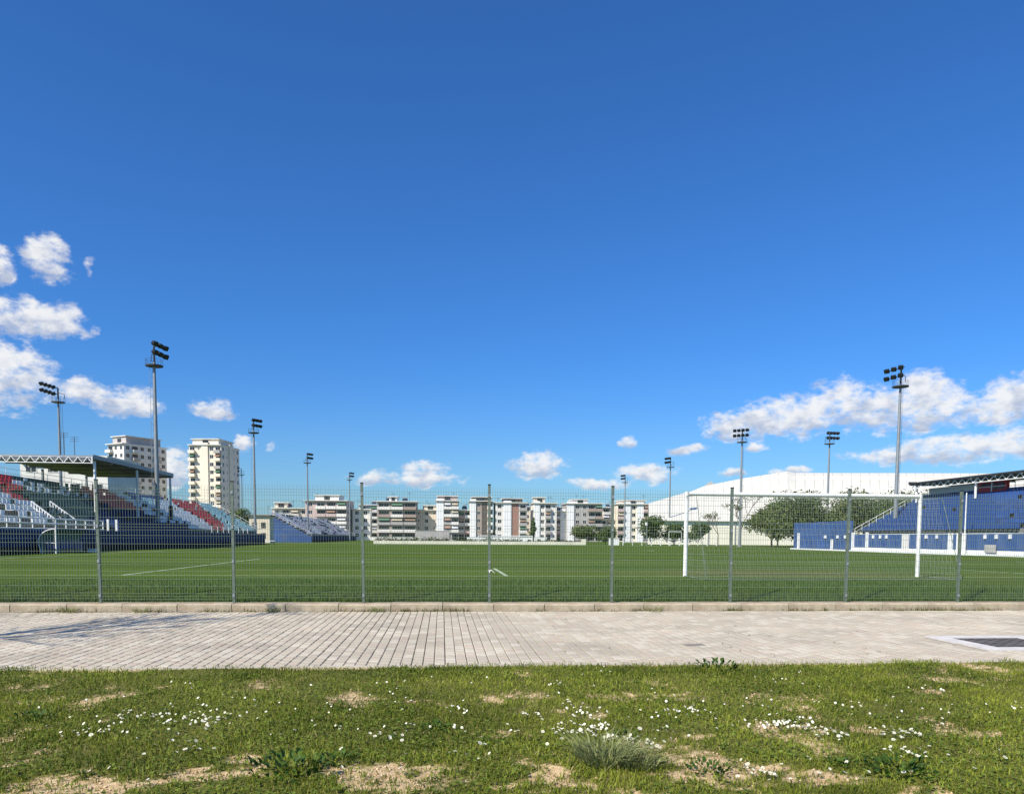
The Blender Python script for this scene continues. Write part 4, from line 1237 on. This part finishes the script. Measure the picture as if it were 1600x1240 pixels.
# the feathery tops of two palms over the hall
# ------------------------------------------------------------------ white sports hall
hl = thing('sports_hall', 'huge cream white sports hall with a low curved roof behind the right trees', 'sports hall', (41, 150, 0))
EAVE = [(40.74, 5.2), (45.55, 5.2), (49.47, 5.2), (52.09, 5.2), (60.01, 5.2), (69.35, 5.2), (70.96, 5.2), (106.32, 5.2), (137.64, 5.2)]
RIDGE = [(51.53, 10.11), (57.57, 11.94), (62.5, 13.28), (65.78, 14.6), (75.73, 16.66), (87.46, 18.6), (89.5, 18.24), (134.1, 18.76), (173.6, 19.15)]
YE, YR = 150.0, 190.0


def hall_edge(t):
    """eave and ridge point at hall length t (0..8)"""
    k = min(7, int(t)); f = t - k
    return (EAVE[k][0] * (1 - f) + EAVE[k + 1][0] * f, EAVE[k][1]), (RIDGE[k][0] * (1 - f) + RIDGE[k + 1][0] * f, RIDGE[k][1] * (1 - f) + RIDGE[k + 1][1] * f)


s = MB()
a0, b0 = hall_edge(0); a1, b1 = hall_edge(8)
s.face([(a0[0], YE, 0), (a1[0], YE, 0), (a1[0], YE, 5.2), (a0[0], YE, 5.2)])
s.face([(a0[0], YE, 0), (a0[0], YE, 5.2), (b0[0], YR, 10.1), (b0[0], YR, 0)])
s.face([(b0[0], YR, 0)] + [(hall_edge(8)[1][0], YR, 0)] + [(hall_edge(t)[1][0], YR, hall_edge(t)[1][1] - .1) for t in (8, 7, 6, 5, 4, 3, 2, 1, 0)])
s.build('wall', M_hall, hl, (41, 150, 0))
ts = []
for k in range(8):
    L = EAVE[k + 1][0] - EAVE[k][0]; m = max(1, round(L / 2.0)); ts += [k + i / m for i in range(m)]
ts.append(8)
for (ta, tb) in zip(ts, ts[1:]):
    s = MB(); (ea, ra_), (eb, rb_) = hall_edge(ta + .012 * (tb - ta)), hall_edge(tb - .012 * (tb - ta))
    row = []
    for i in range(7):
        q = i / 6; f = math.sin(q * math.pi / 2)
        row.append(((ea[0] + (ra_[0] - ea[0]) * q, YE - .4 + (YR - YE + .4) * q, ea[1] + (ra_[1] - ea[1]) * f), (eb[0] + (rb_[0] - eb[0]) * q, YE - .4 + (YR - YE + .4) * q, eb[1] + (rb_[1] - eb[1]) * f)))
    for (p0, p1), (q0, q1) in zip(row, row[1:]): s.face([p0, p1, q1, q0])
    s.face([row[0][0], (row[0][0][0], row[0][0][1], 4.95), (row[0][1][0], row[0][1][1], 4.95), row[0][1]])
    s.bar(row[0][0], row[2][0], .05, 4); s.bar(row[2][0], row[4][0], .05, 4); s.bar(row[4][0], row[6][0], .05, 4)
    s.build('roof_panel', M_hallr, hl, (41, 150, 0), smooth=False)
s = MB(); s.bar((a0[0], YE - .5, 5.05), (a1[0], YE - .5, 5.05), .12, 6); s.build('gutter', M_offw, hl, (41, 150, 0))
s = MB(); s.prism([(0, -1.0), (3.4, -.4), (3.4, .15), (1.7, 1.35), (0, 0)], 0, .8); s.build('gable_vent', M_greyp, hl, loc=(65.0 - 41, 187.6 - 150, 14.4))
for x in (46, 53, 58.5, 66, 78, 92, 110):
    s = MB(); s.bar((x, YE - .14, 0), (x, YE - .14, 4.95), .09, 6); s.build('downpipe', M_greyp, hl, (41, 150, 0))

# ------------------------------------------------------------------ blocks of flats
WIN_CACHE = {}
AWN = [mat('awning_cream', (.55, .48, .36), .9, .1, 1), mat('awning_green', (.10, .20, .13), .9, .1, 1), mat('awning_rust', (.34, .22, .16), .9, .1, 1), mat('laundry_white', (.7, .7, .72), .9, .1, 1)]


def win_mesh(w, h, m_frame):
    k = ('w', w, h, m_frame.name)
    if k not in WIN_CACHE:
        s = MB(); f = .09
        s.box(-w / 2, w / 2, -.03, .02, -h / 2, -h / 2 + f); s.box(-w / 2, w / 2, -.03, .02, h / 2 - f, h / 2)
        s.box(-w / 2, -w / 2 + f, -.03, .02, -h / 2 + f, h / 2 - f); s.box(w / 2 - f, w / 2, -.03, .02, -h / 2 + f, h / 2 - f)
        s.box(-.03, .03, -.03, .02, -h / 2 + f, h / 2 - f)
        s.face([(-w / 2 + f, -.008, -h / 2 + f), (w / 2 - f, -.008, -h / 2 + f), (w / 2 - f, -.008, h / 2 - f), (-w / 2 + f, -.008, h / 2 - f)], 1)
        WIN_CACHE[k] = s.mesh('window', [m_frame, M_glass])
    return WIN_CACHE[k]


def balc_mesh(w, d, m, solid):
    k = ('b', w, d, m.name, solid)
    if k not in WIN_CACHE:
        s = MB(); s.box(-w / 2, w / 2, -d, 0, -.12, .04)
        if solid:
            s.box(-w / 2, w / 2, -d, -d + .12, .043, 1.0); s.box(-w / 2, -w / 2 + .12, -d + .123, 0, .043, 1.0); s.box(w / 2 - .12, w / 2, -d + .123, 0, .043, 1.0)
        else:
            for zz in (.35, .68, 1.0): s.bar((-w / 2, -d + .05, zz), (w / 2, -d + .05, zz), .035, 4)
            for i in range(5): s.bar((-w / 2 + w * i / 4, -d + .05, .04), (-w / 2 + w * i / 4, -d + .05, 1), .035, 4)
        WIN_CACHE[k] = s.mesh('balcony', m)
    return WIN_CACHE[k]


def flats(lab, x, y, w, d, floors, rz, wall, front, side_r='', side_l='', parapet=None, fh=2.9, pent=None, tanks=0, roofm=None, accent=None, group='blocks of flats beyond the pitch', name='apartment_block', pilm=None, overhang=.5, left_m=None):
    t = thing(name, lab, 'apartment block', (x, y, 0), rz, group)
    h = floors * fh + .4
    s = MB(); s.box(-w / 2, w / 2, 0, d, 0, h); s.build('wall', wall, t)
    if left_m: s = MB(); s.box(-w / 2 - .06, -w / 2 - .003, -.05, d, 0, h); s.build('gable_wall', left_m, t)
    par = parapet or M_offw
    def face(code, width, place):
        if not code: return
        bw = width / len(code)
        for i, c in enumerate(code):
            u = -width / 2 + bw * (i + .5)
            if c == ' ': continue
            if c == 'P':
                s = MB(); s.box(-bw * .5, bw * .5, -.45, -.004, 0, h + .9); o = s.build('pilaster', pilm or M_white, t); place(o, u, 0); continue
            if c == 'D':
                s = MB(); s.box(-bw * .46, bw * .46, -.05, -.004, 1, h - .3); o = s.build('stair_window', accent or M_roofdk, t); place(o, u, 0); continue
            for f in range(floors):
                z = f * fh + .4
                if f == 0 and c in 'BR': c2 = 'g'
                else: c2 = c
                if c2 == 'w': place(link('window', win_mesh(min(1.5, bw * .6), 1.5, M_offw), t), u, z + 1.6)
                elif c2 == 's': place(link('window', win_mesh(min(.8, bw * .5), .9, M_offw), t), u, z + 1.7)
                elif c2 == 'g': place(link('window', win_mesh(bw * .8, 2.1, M_roofdk), t), u, z + 1.15)
                elif c2 in 'BR':
                    place(link('window', win_mesh(bw * .78, 2.15, M_offw if random.random() < .5 else M_roofdk), t), u, z + 1.2)
                    if random.random() < .38:
                        am = random.choice(AWN); k = ('a', round(bw, 1), am.name)
                        if k not in WIN_CACHE:
                            q = MB(); q.face([(-bw * .4, -.05, 2.5), (bw * .4, -.05, 2.5), (bw * .4, -1.1, 1.75), (-bw * .4, -1.1, 1.75)]); q.box(-bw * .4, bw * .4, -1.12, -1.08, 1.5, 1.75); WIN_CACHE[k] = q.mesh('awning', am)
                        place(link('awning', WIN_CACHE[k], t), u, z)
                    place(link('balcony', balc_mesh(round(bw * .96, 2), 1.3 if c2 == 'B' else .6, par if random.random() < .6 else (wall if random.random() < .7 else M_greyp), True), t), u, z)
    def pf(o, u, z): o.location = (u, -.02, z)
    def pr(o, u, z): o.location = (w / 2 + .02, d / 2 + u, z); o.rotation_euler = (0, 0, math.pi / 2)
    def pl(o, u, z): o.location = (-w / 2 - .08, d / 2 - u, z); o.rotation_euler = (0, 0, -math.pi / 2)
    face(front, w, pf); face(side_r, d, pr); face(side_l, d, pl)
    s = MB(); s.box(-w / 2 - overhang, w / 2 + overhang, -overhang - .6, d + overhang, h + .004, h + .28); rf = s.build('roof', roofm or M_offw, t)
    if pent:
        a, b, ph, pmx = pent
        s = MB(); s.box(a, b, 1.5, d - 2, h + .284, h + ph); s.build('penthouse', pmx, rf)
        s = MB(); s.box(a - .5, b + .5, .9, d - 1.5, h + ph + .003, h + ph + .25); s.build('penthouse_roof', roofm or M_offw, rf)
        link('window', win_mesh(min(2.2, (b - a) * .5), 1.4, M_roofdk), rf, ((a + b) / 2, 1.47, h + ph * .55))
    for i in range(1 + floors // 4):
        xx = random.uniform(-w * .4, w * .4); s = MB(); zt = h + random.uniform(2.2, 4.2)
        s.bar((xx, d * .4, h + .29), (xx, d * .4, zt), .05, 4)
        for zz in (0, .3, .6): s.bar((xx - .6, d * .4, zt - zz), (xx + .6, d * .4, zt - zz), .03, 4)
        s.build('aerial', M_dark, rf)
    for i in range(tanks):
        xx = -w / 2 + 1.5 + (w - 3) * (i + .5) / tanks + random.uniform(-.6, .6); yy = random.uniform(1.2, 3.2)
        zb = h + .29
        s = MB(); s.bar((xx - .7, yy + .8, zb + 1.45), (xx + .7, yy + .8, zb + 1.45), .34, 8)
        for dx in (-.5, .5): s.bar((xx + dx, yy + .8, zb), (xx + dx, yy + .8, zb + 1.2), .05, 4)
        s.build('water_tank', M_tank, rf)
        s = MB(); s.face([(xx - 1, yy - .9, zb + .25), (xx + 1, yy - .9, zb + .25), (xx + 1, yy + .35, zb + 1.2), (xx - 1, yy + .35, zb + 1.2)])
        s.bar((xx - .9, yy + .3, zb), (xx - .9, yy + .3, zb + 1.15), .04, 4); s.bar((xx + .9, yy + .3, zb), (xx + .9, yy + .3, zb + 1.15), .04, 4)
        s.build('solar_panel', M_solar, rf)
    return t


Y3 = 300
TW = mat('tower_cream', (0.80, 0.71, 0.56), .85, .05, .2, dirt=((.55, .47, .38), .25, .25))
TW2 = mat('tower_grey', (0.42, 0.39, 0.37), .85, .08, .3)
flats('tall cream tower block with stacked balconies, right of the two towers', -88.6, 300, 12.4, 16, 12, RAD(-9), TW, 'BsPwB', 'wsPsw', '', TW, 2.9, (-5.5, 4.5, 2.4, TW), 3, group='tower blocks beyond the left stand', name='tower_block', pilm=TW, overhang=.25)
flats('pale tower block rising behind the roof of the left stand', -121.5, 302, 9.5, 18, 12, RAD(-34), M_offw, 'Bww', 'wBwwBw', '', TW2, 2.9, (-4, 4, 3.0, TW2), 3, group='tower blocks beyond the left stand', name='tower_block', overhang=.3)
FL = [
 ('small beige block low beside the left tower', -67, 296, 5.0, 8, 3, 0, M_cream, 'ww', '', '', dict(roofm=M_offw)),
 ('cream flats with a roof garden left of the pink brown flats', -58.0, 302, 13.0, 11, 4, RAD(4), M_cream, 'wBBw', '', '', dict(tanks=1, pent=(-6, -1, 2.2, M_cream))),
 ('pink brown flats with broad balconies and a white penthouse', -44.2, 300, 16.0, 12, 5, RAD(-6), M_pink, 'wBBB', 'wsw', '', dict(parapet=M_offw, pent=(-4.5, 4.5, 2.2, M_offw))),
 ('pale low flats partly hidden by a fence post', -31.5, 305, 6.6, 10, 4, 0, M_offw, 'ww', '', '', dict()),
 ('wide brown flats with rows of white balconies and white roof slab', -17.4, 300, 15.0, 13, 5, 0, M_brown, 'RBB', 'ww', 'sw', dict(roofm=M_offw, tanks=2, left_m=M_white, pent=(-3, 0, 1.9, M_offw))),
 ('cream flats set back between two brown balconied blocks', -6.2, 306, 9.2, 10, 4, 0, M_cream, 'sws', '', '', dict(tanks=1, pent=(-1, 4, 1.8, M_cream))),
 ('grey brown flats with a broad white pilaster at left and solar tanks', 2.0, 300, 8.6, 12, 5, 0, M_greyp, 'PRB', 's', '', dict(tanks=1, fh=3.0, pent=(-3.8, 3.8, 1.9, M_pink), roofm=M_offw)),
 ('narrow pinkish low flats squeezed between two taller blocks', 8.7, 304, 5.2, 10, 4, 0, M_pink, 'RB', '', '', dict(tanks=1)),
 ('brown flats with a bright white left edge in the middle', 15.2, 300, 8.8, 12, 5, 0, M_brown, 'PwDB', '', '', dict(tanks=1, fh=3.0, left_m=M_white, pent=(-3.5, 3.9, 1.7, M_roofdk), roofm=M_offw)),
 ('white flats with a terracotta strip and grey balconies', 26.8, 300, 12.2, 12, 5, 0, M_offw, 'wPDB', '', 's', dict(tanks=2, fh=2.9, parapet=M_greyp, accent=M_red_pl, pent=(-3, 4.5, 1.7, M_roofdk))),
 ('beige flats with a small tower room on the roof, right of middle', 40.2, 300, 9.0, 11, 5, 0, M_offw, 'PwBs', '', '', dict(parapet=M_greyp, pent=(-4, 0, 2.3, M_cream))),
 ('low pinkish flats right of the beige flats', 46.7, 304, 4.6, 10, 4, 0, M_pink, 'BP', '', '', dict(tanks=1)),
 ('two tone flats, white at left and dark balconies at right', 55.8, 300, 14.0, 12, 5, 0, M_greyp, 'PwwBB', 's', '', dict(parapet=M_brown, pent=(-4.5, 1.5, 1.6, M_offw), roofm=M_offw)),
 ('low white house behind a fence post left of the cream flats', 66.0, 306, 6.5, 9, 3, 0, M_offw, 'BB', '', '', dict()),
 ('cream and pink flats with curved roof tanks next to the hall', 75.5, 300, 13.0, 12, 5, 0, TW, 'BPwPB', '', '', dict(tanks=3, parapet=M_pink, pent=(-5, 5, 1.5, TW), roofm=M_offw)),
 ('pale flats in the second row closing the gap left of the wide brown flats', -29.0, 335, 13, 10, 5, 0, M_offw, 'wBw', '', '', dict(tanks=1)),
 ('pale flats in the second row behind the white flats with a brown strip', 37.0, 335, 10, 10, 5, 0, M_cream, 'BwB', '', '', dict(tanks=1)),
 ('pale flats in the second row behind the low pinkish flats', 53.0, 335, 10, 10, 5, 0, M_offw, 'wBw', '', '', dict(tanks=1)),
 ('cream flats in the second row above the low white house', 73.5, 335, 12, 10, 5, 0, M_cream, 'wBBw', '', '', dict(tanks=1)),
 ('flats far back seen between the left stand and its roof', -52, 112, 11.5, 10, 4, 0, M_offw, 'wwww', '', '', dict()),
]
for (lab, x, y, w, d, fl, rz, m, fr, sr, sl, kw) in FL:
    flats(lab, x, y, w, d, fl, rz, m, fr, sr, sl, **kw)

# far wooded skyline closing the gaps between the flats
V, F, R = leaf_cloud([(x, random.uniform(-8, 8), random.uniform(1, 3), 9, 6, random.uniform(3, 6)) for x in range(-420, 520, 9)], 26000, .75, 77)
o = kind(link('treeline', raw_mesh('treeline', V, F, M_tree, R), None, (0, 345, 0)), 'stuff')
tag(o, 'distant green treeline showing in the gaps between the flats', 'treeline')

# garden walls, gates and small things before the flats
def simple(name, lab, cat, boxes, m, loc, group=None):
    s = MB()
    for b in boxes: s.box(*b)
    return tag(s.build(name, m, None, loc=loc), lab, cat, group)


simple('garden_wall', 'pale garden wall at the foot of the wide brown flats', 'wall', [(-13, 4, 0, .3, 0, 1.3), (-13.2, 4.2, -.05, .35, 1.303, 1.42)], M_offw, (-10, 250, 0))
simple('garden_wall', 'white garden wall at the foot of the middle flats', 'wall', [(0, 26, 0, .3, 0, 1.5), (-.2, 26.2, -.05, .35, 1.503, 1.62)], M_white, (8, 250, 0))
simple('garden_wall', 'grey dark screen wall before the set back cream flats', 'wall', [(0, 12, 0, .3, 0, 3.6), (-.1, 12.1, -.05, .35, 3.603, 3.7)], M_greyp, (-9.5, 270, 0))
simple('equipment_cabinet', 'white equipment cabinet right of the cream wall', 'cabinet', [(-.8, .8, -.4, .4, 0, 1.1), (-.85, .85, -.45, .45, 1.103, 1.18)], M_white, (28.9, 128, PZ))
pf = thing('picket_rail', 'white post and rail fence by the far right trees', 'fence', (25, 126, PZ))
pm_ = MB(); pm_.bar((0, 0, 0), (0, 0, 1.25), .07, 6); pm_ = pm_.mesh('post', M_white)
for i in range(11): link('post', pm_, pf, (i * 1.6 + 5, 0, 0))
s = MB(); s.bar((5, -.08, 1.0), (21, -.08, 1.0), .04, 4); s.build('rail', M_white, pf)
s = MB(); s.bar((5, -.08, .5), (21, -.08, .5), .04, 4); s.build('rail', M_white, pf)
lp = thing('street_lamp', 'short lamp post with a pale round head by the far trees', 'street lamp', (33.4, 124, PZ))
s = MB(); s.bar((0, 0, 0), (0, 0, 3.3), .06, 6); s.build('pole', M_galv, lp)
s = MB(); s.bar((0, 0, 3.3), (0, 0, 3.7), .18, 8, .28); s.bar((0, 0, 3.7), (0, 0, 3.78), .3, 8); s.build('lamp_head', M_white, lp)
sg_ = thing('sign_board', 'small pale sign board on a post behind the cream wall end', 'sign', (27.0, 140, PZ))
s = MB(); s.bar((-.8, 0, 0), (-.8, 0, 2.6), .06, 6); s.build('post', M_galv, sg_)
s = MB(); s.box(-.9, 1.0, -.08, -.02, 2.2, 2.75); s.build('panel', M_offw, sg_)
sh = thing('utility_hut', 'small beige hut at the end of the left stand', 'hut', (-29.5, 128, 0))
s = MB(); s.box(-1.6, 1.6, 0, 3, 0, 4.6); s.build('wall', M_cream, sh)
s = MB(); s.box(-1.9, 1.9, -.3, 3.3, 4.603, 4.85); s.build('roof', M_roofdk, sh)
for (a, b) in ((-.8, 3.2), (.6, 3.2), (-.8, 1.5), (.6, 1.5)): link('window', win_mesh(.7, .9, M_roofdk), sh, (a, -.03, b))
bc = thing('bench', 'dark bench with pale top at the far left corner of the pitch', 'bench', (-25.0, 113, PZ))
s = MB(); s.box(-1.1, 1.1, -.25, .25, .42, .5); s.build('seat', M_white, bc)
for a in (-.9, .9):
    s = MB(); s.box(a - .06, a + .06, -.2, .2, 0, .417); s.build('leg', M_black, bc)
